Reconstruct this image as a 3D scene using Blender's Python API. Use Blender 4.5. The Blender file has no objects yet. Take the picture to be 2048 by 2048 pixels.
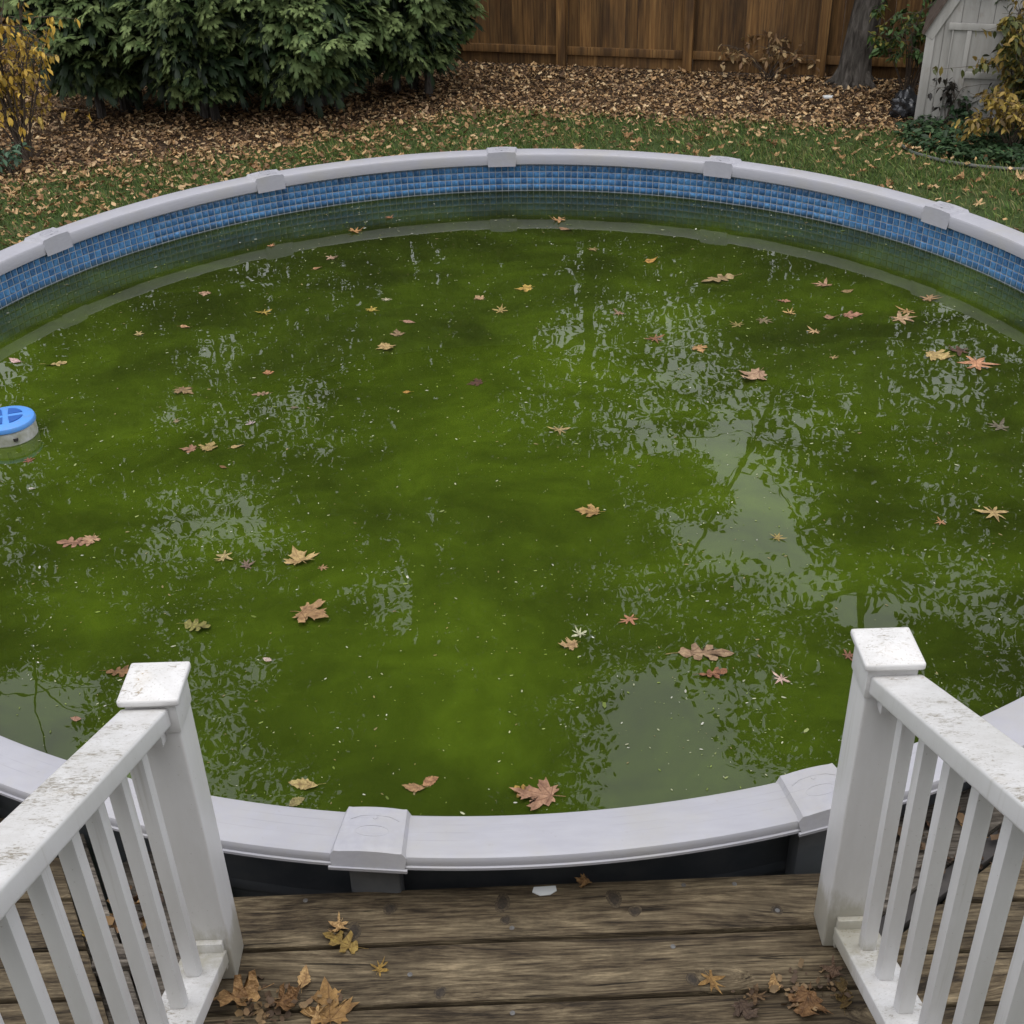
import bpy, bmesh, math, random
import numpy as np
from mathutils import Vector, Matrix

random.seed(7)
RNG = np.random.default_rng(11)
PI = math.pi
sc = bpy.context.scene
COL = sc.collection

# ------------------------------------------------------------------ camera
FPX, PITCH, ROLL, CAMZ = 2421.67, 0.564026, -0.0304629, 3.45854   # focal length in pixels of a 2048 px frame
_f = Vector((0, math.cos(PITCH), -math.sin(PITCH)))
_r0 = Vector((1, 0, 0)); _u0 = _r0.cross(_f)
_c, _s = math.cos(ROLL), math.sin(ROLL)
CR = _c * _r0 + _s * _u0
CU = -_s * _r0 + _c * _u0
cam_d = bpy.data.cameras.new('camera'); cam = bpy.data.objects.new('camera', cam_d); COL.objects.link(cam)
cam_d.sensor_width = 36.0; cam_d.lens = 36.0 * FPX / 2048.0
cam_d.clip_start = 0.05; cam_d.clip_end = 1000
M = Matrix.Identity(4)
for i in range(3):
    M[i][0], M[i][1], M[i][2] = CR[i], CU[i], -_f[i]
M[2][3] = CAMZ
cam.matrix_world = M
sc.camera = cam

# ------------------------------------------------------------------ light
SUN_EL, SUN_AZ = math.radians(78), math.radians(192)      # thin overcast, the brightest part of the sky high overhead
w = bpy.data.worlds.new('World'); sc.world = w; w.use_nodes = True
nt = w.node_tree; nt.nodes.clear()
sky = nt.nodes.new('ShaderNodeTexSky'); sky.sky_type = 'NISHITA'; sky.sun_disc = False
sky.sun_elevation = SUN_EL; sky.sun_rotation = SUN_AZ; sky.dust_density = 4.0; sky.air_density = 1.0; sky.ozone_density = 1.5
hs = nt.nodes.new('ShaderNodeHueSaturation'); hs.inputs['Saturation'].default_value = 0.28
bg = nt.nodes.new('ShaderNodeBackground'); bg.inputs['Strength'].default_value = 0.15
wo = nt.nodes.new('ShaderNodeOutputWorld')
cl = nt.nodes.new('ShaderNodeMix'); cl.data_type = 'RGBA'; cl.inputs[0].default_value = 0.78      # an even layer of high cloud over the clear sky
cl.inputs[7].default_value = (6.6, 6.65, 7.1, 1)
nt.links.new(sky.outputs[0], hs.inputs['Color']); nt.links.new(hs.outputs[0], cl.inputs[6]); nt.links.new(cl.outputs[2], bg.inputs[0]); nt.links.new(bg.outputs[0], wo.inputs[0])
sl = bpy.data.lights.new('sun', 'SUN'); sl.energy = 1.2; sl.angle = math.radians(50); sl.color = (1.0, 0.97, 0.93)
so = bpy.data.objects.new('sun', sl); COL.objects.link(so)
_sd = Vector((math.sin(SUN_AZ) * math.cos(SUN_EL), math.cos(SUN_AZ) * math.cos(SUN_EL), math.sin(SUN_EL)))
so.rotation_euler = _sd.to_track_quat('Z', 'Y').to_euler(); so.location = (0, 0, 30)
sc.view_settings.view_transform = 'Standard'; sc.view_settings.look = 'None'
sc.view_settings.gamma = 1.0; sc.view_settings.use_curve_mapping = False
sc.view_settings.exposure = 0.62
sc.render.engine = 'CYCLES'
sc.cycles.use_denoising = True
sc.cycles.max_bounces = 7; sc.cycles.diffuse_bounces = 3; sc.cycles.glossy_bounces = 3
sc.cycles.transparent_max_bounces = 8; sc.cycles.caustics_reflective = False; sc.cycles.caustics_refractive = False

# ------------------------------------------------------------------ measuring helper: a point of the place seen at (x, y) of the 1932 px view, on the level z
def at(dx, dy, z):
    x, y = dx * 2048 / 1932, dy * 2048 / 1932
    d = _f + (x - 1024) / FPX * CR - (y - 1024) / FPX * CU
    t = (z - CAMZ) / d.z
    return Vector((d.x * t, d.y * t, z))
def pix(p):
    v = Vector(p) - Vector((0, 0, CAMZ)); k = v.dot(_f)
    if k <= 0.01: return (-9e9, -9e9, k)
    return (1024 + FPX * v.dot(CR) / k, 1024 - FPX * v.dot(CU) / k, k)

# ------------------------------------------------------------------ node helpers
class N:
    def __init__(s, name):
        s.m = bpy.data.materials.new(name); s.m.use_nodes = True
        s.t = s.m.node_tree; s.t.nodes.clear()
        s.out = s.t.nodes.new('ShaderNodeOutputMaterial')
        s._co = None
    def n(s, typ, **kw):
        o = s.t.nodes.new(typ)
        for k, v in kw.items(): setattr(o, k, v)
        return o
    def l(s, a, b): s.t.links.new(a, b)
    def setin(s, sock, v):
        if hasattr(v, 'is_linked') or isinstance(v, bpy.types.NodeSocket): s.l(v, sock)
        else: sock.default_value = v
    def co(s, which='Object'):
        if s._co is None: s._co = s.n('ShaderNodeTexCoord')
        return s._co.outputs[which]
    def pos(s): return s.n('ShaderNodeNewGeometry').outputs['Position']
    def mp(s, vec, scale=(1, 1, 1), loc=(0, 0, 0), rot=(0, 0, 0)):
        o = s.n('ShaderNodeMapping'); s.l(vec, o.inputs['Vector'])
        o.inputs['Scale'].default_value = scale; o.inputs['Location'].default_value = loc; o.inputs['Rotation'].default_value = rot
        return o.outputs[0]
    def noise(s, vec, scale=5, detail=4, rough=.55, dist=0, color=False):
        o = s.n('ShaderNodeTexNoise'); s.l(vec, o.inputs['Vector'])
        o.inputs['Scale'].default_value = scale; o.inputs['Detail'].default_value = detail
        o.inputs['Roughness'].default_value = rough; o.inputs['Distortion'].default_value = dist
        return o.outputs['Color' if color else 'Fac']
    def voro(s, vec, scale=5, out='Distance', feature='F1'):
        o = s.n('ShaderNodeTexVoronoi', feature=feature); s.l(vec, o.inputs['Vector']); o.inputs['Scale'].default_value = scale
        return o.outputs[out]
    def math(s, op, a, b=0.0, c=None, clamp=False):
        o = s.n('ShaderNodeMath', operation=op, use_clamp=clamp)
        s.setin(o.inputs[0], a); s.setin(o.inputs[1], b)
        if c is not None: s.setin(o.inputs[2], c)
        return o.outputs[0]
    def vmath(s, op, a, b=(0, 0, 0)):
        o = s.n('ShaderNodeVectorMath', operation=op); s.setin(o.inputs[0], a); s.setin(o.inputs[1], b)
        return o.outputs['Vector']
    def ramp(s, fac, pts, interp='LINEAR'):
        o = s.n('ShaderNodeValToRGB'); s.l(fac, o.inputs[0]); cr = o.color_ramp; cr.interpolation = interp
        while len(cr.elements) < len(pts): cr.elements.new(0.5)
        for e, (p, c) in zip(cr.elements, pts):
            e.position = p; e.color = (c, c, c, 1) if not hasattr(c, '__len__') else (*c, 1)
        return o.outputs[0]
    def mix(s, fac, a, b, mode='MIX'):
        o = s.n('ShaderNodeMix', data_type='RGBA', blend_type=mode, clamp_factor=True)
        s.setin(o.inputs[0], fac)
        for k, v in ((6, a), (7, b)):
            if isinstance(v, (tuple, list)): v = (*v, 1) if len(v) == 3 else v
            s.setin(o.inputs[k], v)
        return o.outputs[2]
    def rand(s): return s.n('ShaderNodeObjectInfo').outputs['Random']
    def ocol(s): return s.n('ShaderNodeObjectInfo').outputs['Color']
    def attr(s, name): return s.n('ShaderNodeAttribute', attribute_name=name).outputs['Color']
    def sep(s, v):
        o = s.n('ShaderNodeSeparateXYZ'); s.l(v, o.inputs[0]); return o.outputs
    def bump(s, h, dist=.002, strength=1.0):
        o = s.n('ShaderNodeBump'); o.inputs['Strength'].default_value = strength; o.inputs['Distance'].default_value = dist
        s.l(h, o.inputs['Height']); return o.outputs[0]
    def bsdf(s, color, rough=.6, normal=None, spec=.4, metal=0.0, trans_leaf=None):
        o = s.n('ShaderNodeBsdfPrincipled')
        if isinstance(color, (tuple, list)): color = (*color, 1) if len(color) == 3 else color
        s.setin(o.inputs['Base Color'], color); s.setin(o.inputs['Roughness'], rough)
        o.inputs['Specular IOR Level'].default_value = spec; o.inputs['Metallic'].default_value = metal
        if normal is not None: s.l(normal, o.inputs['Normal'])
        if trans_leaf:
            t = s.n('ShaderNodeBsdfTranslucent'); s.setin(t.inputs[0], color)
            mx = s.n('ShaderNodeMixShader'); mx.inputs[0].default_value = trans_leaf
            s.l(o.outputs[0], mx.inputs[1]); s.l(t.outputs[0], mx.inputs[2]); s.l(mx.outputs[0], s.out.inputs[0])
        else: s.l(o.outputs[0], s.out.inputs[0])
        return s.m

MAT = {}
def m_pvc():
    n = N('white_vinyl'); p = n.pos(); nz = n.sep(n.n('ShaderNodeNewGeometry').outputs['Normal'])[2]
    up = n.math('SUBTRACT', nz, .55); up = n.math('MULTIPLY', up, 4, clamp=True)
    big = n.noise(p, 7, 4, .6); fine = n.noise(n.mp(p, (70, 150, 70), rot=(0, 0, .35)), 1, 4, .7, 1.2)
    th = n.math('ADD', n.math('MULTIPLY', big, .55), n.math('MULTIPLY', fine, .62))
    specks = n.ramp(th, [(.635, 0), (.70, .9)])
    soft = n.ramp(n.noise(p, 16, 6, .75), [(.34, .10), (.70, 1)])
    dots = n.ramp(n.noise(p, 210, 2, .5), [(.62, 0), (.71, .9)])
    dirt = n.math('MULTIPLY', up, n.math('ADD', n.math('MULTIPLY', n.math('MAXIMUM', specks, n.math('MULTIPLY', dots, big)), .80), n.math('MULTIPLY', soft, .30)), clamp=True)
    wall = n.ramp(n.noise(n.mp(p, (7, 7, 1.6)), 1, 6, .7), [(.42, 0), (.85, .55)])
    sp2 = n.ramp(n.noise(p, 150, 2, .6), [(.71, 0), (.78, .6)])
    c = n.mix(wall, (.62, .62, .62), (.46, .45, .42))
    c = n.mix(sp2, c, (.20, .18, .13))
    yel = n.ramp(n.noise(p, 12, 3), [(.58, 0), (.70, .6)])
    dcol = n.mix(yel, (.20, .175, .13), (.36, .26, .12))
    c = n.mix(dirt, c, dcol)
    z = n.sep(p)[2]
    zl = n.math('ADD', n.math('SUBTRACT', z, 1.16), n.math('MULTIPLY', n.noise(n.mp(p, (22, 22, 7)), 1, 5, .7), -.22))
    foot = n.ramp(zl, [(.0, .62), (.06, 0)])          # splash stains at the foot of the posts
    c = n.mix(foot, c, (.27, .25, .17))
    drip = n.ramp(n.noise(n.mp(p, (60, 60, 1.5)), 1, 4, .6), [(.60, 0), (.72, .30)])
    c = n.mix(drip, c, (.34, .32, .26))
    return n.bsdf(c, .42, n.bump(n.noise(p, 40, 4), .0015, .35), .4)
def m_coping():
    n = N('resin_rail'); p = n.pos()
    rad = n.vmath('MULTIPLY', n.vmath('SUBTRACT', p, (-.0393, 4.7871, 0)), (1, 1, 0)); rv = n.n('ShaderNodeVectorMath', operation='LENGTH'); n.l(rad, rv.inputs[0]); rr_ = rv.outputs['Value']
    gro = None
    for q in (2.776, 2.800, 2.824):
        e = n.math('LESS_THAN', n.math('ABSOLUTE', n.math('SUBTRACT', rr_, q)), .0011)
        gro = e if gro is None else n.math('MAXIMUM', gro, e)
    st = n.noise(n.mp(n.co('Generated'), (3, 3, 3)), 3, 4, .6)
    grime = n.ramp(n.noise(p, 4.0, 7, .74), [(.47, 0), (.72, .6)])
    sp = n.ramp(n.noise(p, 70, 3, .6), [(.68, 0), (.76, .4)])
    c = n.mix(n.ramp(st, [(.3, 0), (.7, 1)]), (.305, .306, .338), (.340, .341, .372))
    c = n.mix(grime, c, (.33, .32, .29)); c = n.mix(sp, c, (.26, .25, .23))
    gn = n.ramp(n.noise(p, 9, 3), [(.42, 0), (.65, .30)]); c = n.mix(n.math('MULTIPLY', gro, gn), c, (.20, .20, .21))
    return n.bsdf(c, .40, n.bump(n.noise(p, 60, 3), .0008, .3), .4)
def m_wood(name, a, b, dark, axis=0, gscale=1.0, knots=True, per=.35):
    """weathered boards; grain runs along the given axis of the board's own space"""
    n = N(name); g = n.co('Object'); r = n.rand()
    off = n.n('ShaderNodeCombineXYZ'); n.l(n.math('MULTIPLY', r, 37.0), off.inputs[0]); n.l(n.math('MULTIPLY', r, 13.0), off.inputs[1])
    v = n.vmath('ADD', g, off.outputs[0])
    def axs(l, c): q = [c * gscale] * 3; q[axis] = l * gscale; return tuple(q)
    base = n.mp(v, axs(1.1, 7))
    vv = n.vmath('ADD', base, n.vmath('MULTIPLY', n.noise(base, .55, 2, color=True), (1.1, 1.1, 1.1)))
    if knots:
        k3 = [9.0] * 3; k3[axis] = 4.2
        kd = n.voro(n.mp(v, tuple(k3)), .52)
        kn = n.ramp(kd, [(.0, 1), (.08, .5), (.20, 0)])
        bend = n.n('ShaderNodeCombineXYZ')
        for q in range(3):
            if q != axis: n.l(n.math('MULTIPLY', kn, .45), bend.inputs[q])
        vv = n.vmath('ADD', vv, bend.outputs[0])
    big_ = n.noise(vv, .8, 4, .6)
    mid_ = n.noise(n.mp(vv, axs(4.2 / gscale, 5.0 / gscale)), 1, 5, .68)
    fine_ = n.noise(n.mp(vv, axs(9 / gscale, 22 / gscale)), 1, 4, .72)
    gg = n.math('ADD', n.math('MULTIPLY', big_, .16), n.math('ADD', n.math('MULTIPLY', mid_, .38), n.math('MULTIPLY', fine_, .46)))
    g2 = fine_
    c = n.ramp(gg, [(.40, dark), (.47, a), (.54, b), (.61, tuple(min(1, x * 1.75) for x in b))])
    crk = n.ramp(n.noise(n.mp(vv, axs(2.6 / gscale, 12 / gscale)), 1, 3, .6, .3), [(.63, 0), (.69, .85)])
    c = n.mix(crk, c, tuple(x * .5 for x in dark))
    blot = n.ramp(n.noise(v, 7, 5, .7), [(.38, .66), (.64, 1.06)])
    c = n.mix(1.0, c, blot, 'MULTIPLY')
    pr = n.math('ADD', 1 - per / 2, n.math('MULTIPLY', r, per))
    pc = n.n('ShaderNodeCombineColor')
    for q in range(3): n.l(pr, pc.inputs[q])
    c = n.mix(1.0, c, pc.outputs[0], 'MULTIPLY')
    st = n.ramp(n.noise(v, 2.6, 5, .65), [(.48, 0), (.75, .5)])
    c = n.mix(st, c, tuple(x * .42 for x in a))
    if knots:
        kc = n.ramp(kd, [(.030, 1), (.055, .3), (.085, 0)])
        c = n.mix(n.math('MULTIPLY', kc, .85), c, (.035, .028, .022))
    hb = n.math('SUBTRACT', n.math('ADD', gg, n.math('MULTIPLY', g2, .6)), n.math('MULTIPLY', crk, .6))
    return n.bsdf(c, .78, n.bump(hb, .006, .8), .25)
def m_fence():
    n = N('stained_fence_wood'); g = n.co('Object'); r = n.rand(); p = n.pos()
    off = n.n('ShaderNodeCombineXYZ'); n.l(n.math('MULTIPLY', r, 50.0), off.inputs[0])
    v = n.vmath('ADD', g, off.outputs[0])
    a = n.noise(n.mp(v, (40, 40, 1.6)), 1, 5, .6, .5)
    b = n.noise(n.mp(v, (7, 7, 1.0)), 1, 4, .6)
    c = n.ramp(a, [(.3, (.070, .034, .012)), (.5, (.150, .078, .026)), (.7, (.225, .128, .046))])
    sat = n.ramp(b, [(.40, 0), (.66, .75)])
    c = n.mix(sat, c, (.030, .018, .010))
    br = n.math('ADD', .60, n.math('MULTIPLY', r, .8))
    pc = n.n('ShaderNodeCombineColor')
    for q in range(3): n.l(br, pc.inputs[q])
    c = n.mix(1.0, c, pc.outputs[0], 'MULTIPLY')
    return n.bsdf(c, .72, n.bump(a, .004, .7), .25)
def m_leaf():
    """dry leaf: the object's colour, five dark veins fanning from the stalk, blotches"""
    n = N('dry_leaf'); o = n.co('Object'); x, y, z = n.sep(o)
    vmin = None
    for a, L in ((90, 9), (48, 9), (132, 9), (8, 9), (172, 9)):
        ca, sa = math.cos(math.radians(a)), math.sin(math.radians(a))
        yy = n.math('ADD', y, .26)
        perp = n.math('ABSOLUTE', n.math('SUBTRACT', n.math('MULTIPLY', x, sa), n.math('MULTIPLY', yy, ca)))
        along = n.math('ADD', n.math('MULTIPLY', x, ca), n.math('MULTIPLY', yy, sa))
        d = n.math('ADD', perp, n.math('MULTIPLY', n.math('LESS_THAN', along, 0.0), 5.0))
        vmin = d if vmin is None else n.math('MINIMUM', vmin, d)
    vein = n.ramp(vmin, [(.006, 1), (.022, 0)])
    oc = n.ocol(); r = n.rand()
    off = n.n('ShaderNodeCombineXYZ'); n.l(n.math('MULTIPLY', r, 40.0), off.inputs[0])
    v = n.vmath('ADD', o, off.outputs[0])
    bl = n.ramp(n.noise(v, 3.2, 5, .65), [(.36, 0), (.7, 1)])
    dk = n.mix(1.0, oc, (.48, .40, .34), 'MULTIPLY'); lt = n.mix(1.0, oc, (1.28, 1.2, 1.05), 'MULTIPLY')
    c = n.mix(bl, dk, lt)
    c = n.mix(n.math('MULTIPLY', vein, .62), c, n.mix(1.0, oc, (.32, .22, .18), 'MULTIPLY'))
    sp = n.ramp(n.noise(v, 14, 3, .6), [(.62, 0), (.70, .6)])
    c = n.mix(sp, c, n.mix(1.0, oc, (.35, .28, .25), 'MULTIPLY'))
    return n.bsdf(c, .55, n.bump(n.noise(v, 7, 4), .04, .5), .35, trans_leaf=.12)
def m_attr(name, rough=.7, trans=None, spec=.3, nscale=None):
    n = N(name); c = n.attr('col')
    if nscale:
        nz = n.ramp(n.noise(n.pos(), nscale, 3), [(.3, .7), (.7, 1.25)])
        c = n.mix(1.0, c, nz, 'MULTIPLY')
    return n.bsdf(c, rough, None, spec, trans_leaf=trans)
def m_obj(name, c1, c2, rough=.6, trans=None, spec=.35, lit=(.6, 1.4)):
    n = N(name); r = n.rand(); c = n.mix(r, c1, c2)
    nz = n.ramp(n.noise(n.co('Object'), 9, 3), [(.3, lit[0]), (.7, lit[1])])
    c = n.mix(1.0, c, nz, 'MULTIPLY')
    return n.bsdf(c, rough, None, spec, trans_leaf=trans)
def m_tile():
    n = N('glazed_blue_mosaic'); isl = n.n('ShaderNodeNewGeometry').outputs['Random Per Island']
    r = n.math('FRACT', n.math('ADD', isl, n.math('MULTIPLY', n.rand(), 7.31)))
    c = n.ramp(r, [(0, (.040, .125, .28)), (.45, (.060, .190, .40)), (.8, (.085, .245, .48)), (1, (.048, .15, .33))])
    nz = n.ramp(n.noise(n.pos(), 60, 3), [(.3, .62), (.7, 1.3)])
    c = n.mix(1.0, c, nz, 'MULTIPLY')
    zz = n.sep(n.pos())[2]; al = n.math('ADD', zz, n.math('MULTIPLY', n.noise(n.pos(), 9, 5, .7), -.055))
    c = n.mix(n.ramp(n.math('SUBTRACT', 1.085, al), [(.0, 0), (.03, .75)]), c, (.045, .060, .022))
    return n.bsdf(c, .22, None, .5)
def m_simple(name, c, rough=.6, c2=None, scale=8, bump=0, spec=.35, thr=(.4, .7)):
    n = N(name); p = n.pos()
    if c2: cc = n.mix(n.ramp(n.noise(p, scale, 5, .62), [(thr[0], 0), (thr[1], 1)]), c, c2)
    else: cc = c
    return n.bsdf(cc, rough, n.bump(n.noise(p, scale * 4, 4), bump, .7) if bump else None, spec)
def m_water():
    n = N('green_algae_water'); p = n.pos()
    warp = n.vmath('ADD', p, n.vmath('MULTIPLY', n.noise(p, .9, 3, color=True), (.9, .9, 0)))
    big = n.noise(warp, .5, 3, .5); mid = n.noise(n.mp(warp, (1, 1.5, 1)), 1.9, 4, .55)
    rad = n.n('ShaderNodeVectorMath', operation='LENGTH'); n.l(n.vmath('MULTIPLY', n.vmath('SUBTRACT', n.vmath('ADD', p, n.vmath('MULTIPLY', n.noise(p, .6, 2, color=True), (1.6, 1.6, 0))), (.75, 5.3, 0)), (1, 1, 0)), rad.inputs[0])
    centre_glow = n.ramp(n.math('DIVIDE', rad.outputs['Value'], 3.0), [(.05, .24), (.85, .0), (1.0, 0)])      # painted: algae green lightens toward the middle, standing for shade by the walls
    f = n.math('ADD', n.math('ADD', n.math('MULTIPLY', big, .52), n.math('MULTIPLY', mid, .46)), n.math('SUBTRACT', centre_glow, .05))
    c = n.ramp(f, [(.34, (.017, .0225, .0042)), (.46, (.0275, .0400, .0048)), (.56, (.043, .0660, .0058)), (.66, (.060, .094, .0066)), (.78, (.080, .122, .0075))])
    fine = n.ramp(n.noise(warp, 12, 6, .7), [(.3, .78), (.72, 1.22)])
    c = n.mix(1.0, c, fine, 'MULTIPLY')
    h1 = n.noise(p, 2.2, 1, .4); h2 = n.noise(p, 9, 1, .4)
    h = n.math('ADD', n.math('MULTIPLY', h1, 1.0), n.math('MULTIPLY', h2, .30))
    nm = n.bump(h, .0010, 1.0)
    d = n.n('ShaderNodeBsdfDiffuse'); n.l(c, d.inputs[0])
    t = n.n('ShaderNodeBsdfTransparent'); t.inputs[0].default_value = (.80, .95, .55, 1)
    mx = n.n('ShaderNodeMixShader'); mx.inputs[0].default_value = .30
    n.l(d.outputs[0], mx.inputs[1]); n.l(t.outputs[0], mx.inputs[2])
    gl = n.n('ShaderNodeBsdfGlossy'); gl.inputs['Roughness'].default_value = .0; n.l(nm, gl.inputs['Normal'])
    fr = n.n('ShaderNodeFresnel'); fr.inputs['IOR'].default_value = 1.52; n.l(nm, fr.inputs['Normal'])
    m2 = n.n('ShaderNodeMixShader'); n.l(fr.outputs[0], m2.inputs[0]); n.l(mx.outputs[0], m2.inputs[1]); n.l(gl.outputs[0], m2.inputs[2])
    n.l(m2.outputs[0], n.out.inputs[0]); return n.m
def m_ground(name, stops, s1=2.2, s2=30):
    n = N(name); p = n.pos()
    a = n.noise(p, s1, 4); b = n.noise(p, s2, 6, .7)
    f = n.math('ADD', n.math('MULTIPLY', a, .4), n.math('MULTIPLY', b, .6))
    return n.bsdf(n.ramp(f, stops), .9, n.bump(b, .03, .8), .2)
def m_bark():
    n = N('grey_bark'); p = n.pos()
    a = n.noise(n.mp(p, (16, 16, 3.2)), 1, 6, .65, .6); b = n.noise(p, 3, 4)
    c = n.ramp(a, [(.35, (.018, .015, .012)), (.52, (.062, .054, .046)), (.68, (.125, .112, .098))])
    c = n.mix(n.ramp(b, [(.45, 0), (.7, .5)]), c, (.06, .058, .05))
    return n.bsdf(c, .9, n.bump(a, .03, 1.0), .2)
def m_shed():
    n = N('aged_white_paint'); p = n.pos()
    a = n.noise(n.mp(p, (18, 18, 2.0)), 1, 5, .65); b = n.noise(p, 5, 5, .7)
    c = n.mix(n.ramp(a, [(.4, 0), (.7, .7)]), (.36, .35, .325), (.27, .26, .235))
    c = n.mix(n.ramp(b, [(.56, 0), (.74, .6)]), c, (.25, .22, .18))
    return n.bsdf(c, .6, n.bump(a, .004, .5), .3)

MAT.update(pvc=m_pvc(), coping=m_coping(), deck=m_wood('weathered_deck_wood', (.072, .053, .031), (.138, .108, .066), (.019, .0135, .0082)),
    oldwood=m_wood('grey_old_wood', (.085, .072, .058), (.17, .15, .125), (.025, .02, .016)),
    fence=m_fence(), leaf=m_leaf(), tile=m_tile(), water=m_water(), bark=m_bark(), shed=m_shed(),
    grass=m_attr('grass_blades', .6, .25), litter=m_attr('leaf_litter', .7, .1), crown=m_attr('tree_leaves', .6, .3),
    foliage=m_attr('foliage', .55, .2), debris=m_attr('floating_specks', .5),
    grout=m_simple('liner_grout', (.40, .43, .47), .5, (.28, .32, .33), 20),
    liner=m_simple('algae_liner', (.035, .060, .018), .6, (.06, .09, .02), 4),
    wall=m_simple('grey_pool_wall', (.045, .050, .058), .45, (.075, .078, .082), 7),
    upright=m_simple('grey_upright', (.080, .085, .092), .4, (.12, .122, .125), 9),
    soil=m_ground('garden_soil', [(.35, (.020, .014, .009)), (.6, (.060, .040, .024))]),
    lawn=m_ground('lawn_turf', [(.34, (.022, .036, .010)), (.5, (.04, .066, .016)), (.66, (.07, .07, .03))]),
    bed=m_ground('litter_bed', [(.34, (.018, .011, .006)), (.5, (.05, .031, .018)), (.66, (.10, .065, .036))]),
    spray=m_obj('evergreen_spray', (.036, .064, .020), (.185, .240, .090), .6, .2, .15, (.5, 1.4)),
    yleaf=m_obj('yellow_leaf', (.34, .225, .042), (.50, .36, .085), .5, .3),
    twig=m_simple('twig_bark', (.050, .036, .025), .8, (.085, .066, .05), 20),
    darkwood=m_simple('dark_strip', (.022, .020, .020), .7, (.045, .040, .036), 9),
    screw=m_simple('galvanised_screw', (.12, .12, .118), .5, (.06, .05, .042), 60),
    bag=m_simple('black_plastic', (.012, .013, .015), .25, (.03, .032, .036), 8, .01, .6),
    hose=m_simple('edging_strip', (.075, .085, .075), .7, (.13, .12, .10), 12),
    knot=m_simple('dark_knot', (.018, .0135, .009), .7, (.046, .034, .022), 110), knotring=m_simple('knot_ring_wood', (.030, .022, .013), .75, (.085, .064, .038), 190),
    siding=m_simple('added_house_siding', (.62, .59, .53), .7, (.55, .52, .47), 6),  # pale, so the added unseen building bounces light onto surfaces facing it
    blue=m_simple('blue_plastic', (.085, .255, .62), .4, (.12, .22, .40), 30, 0, .35, (.48, .78)),
    darkblue=m_simple('dark_blue_plastic', (.018, .085, .32), .4),
    whiteplastic=m_simple('white_plastic', (.58, .58, .57), .45, (.34, .34, .27), 22),
    paper=m_simple('pale_scrap', (.60, .62, .62), .6),
    roof=m_simple('roof_edge', (.07, .05, .04), .8, (.11, .085, .07), 15))

# ------------------------------------------------------------------ object helpers
ORIG = {}
def link(o): COL.objects.link(o); return o
def tag(o, label=None, cat=None, group=None, kind=None):
    for k, v in (('label', label), ('category', cat), ('group', group), ('kind', kind)):
        if v: o[k] = v
    return o
def thing(name, label, cat, loc=(0, 0, 0), group=None):
    o = link(bpy.data.objects.new(name, None)); o.location = loc; ORIG[o] = Vector(loc); o.empty_display_size = .1
    return tag(o, label, cat, group)
def finish(name, me, mat, parent=None, smooth=False, origin=None):
    """link mesh (world coordinates) as one object whose origin is at ORIGIN"""
    o = link(bpy.data.objects.new(name, me))
    if mat: me.materials.append(mat if not isinstance(mat, str) else MAT[mat])
    og = Vector(origin) if origin is not None else (ORIG[parent].copy() if parent else Vector((0, 0, 0)))
    me.transform(Matrix.Translation(-og))
    if parent: o.parent = parent; o.location = og - ORIG[parent]
    else: o.location = og
    ORIG[o] = og
    if smooth: me.shade_smooth()
    return o
def pydata(name, v, f):
    me = bpy.data.meshes.new(name); me.from_pydata([tuple(p) for p in v], [], f); me.update(); return me
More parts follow.
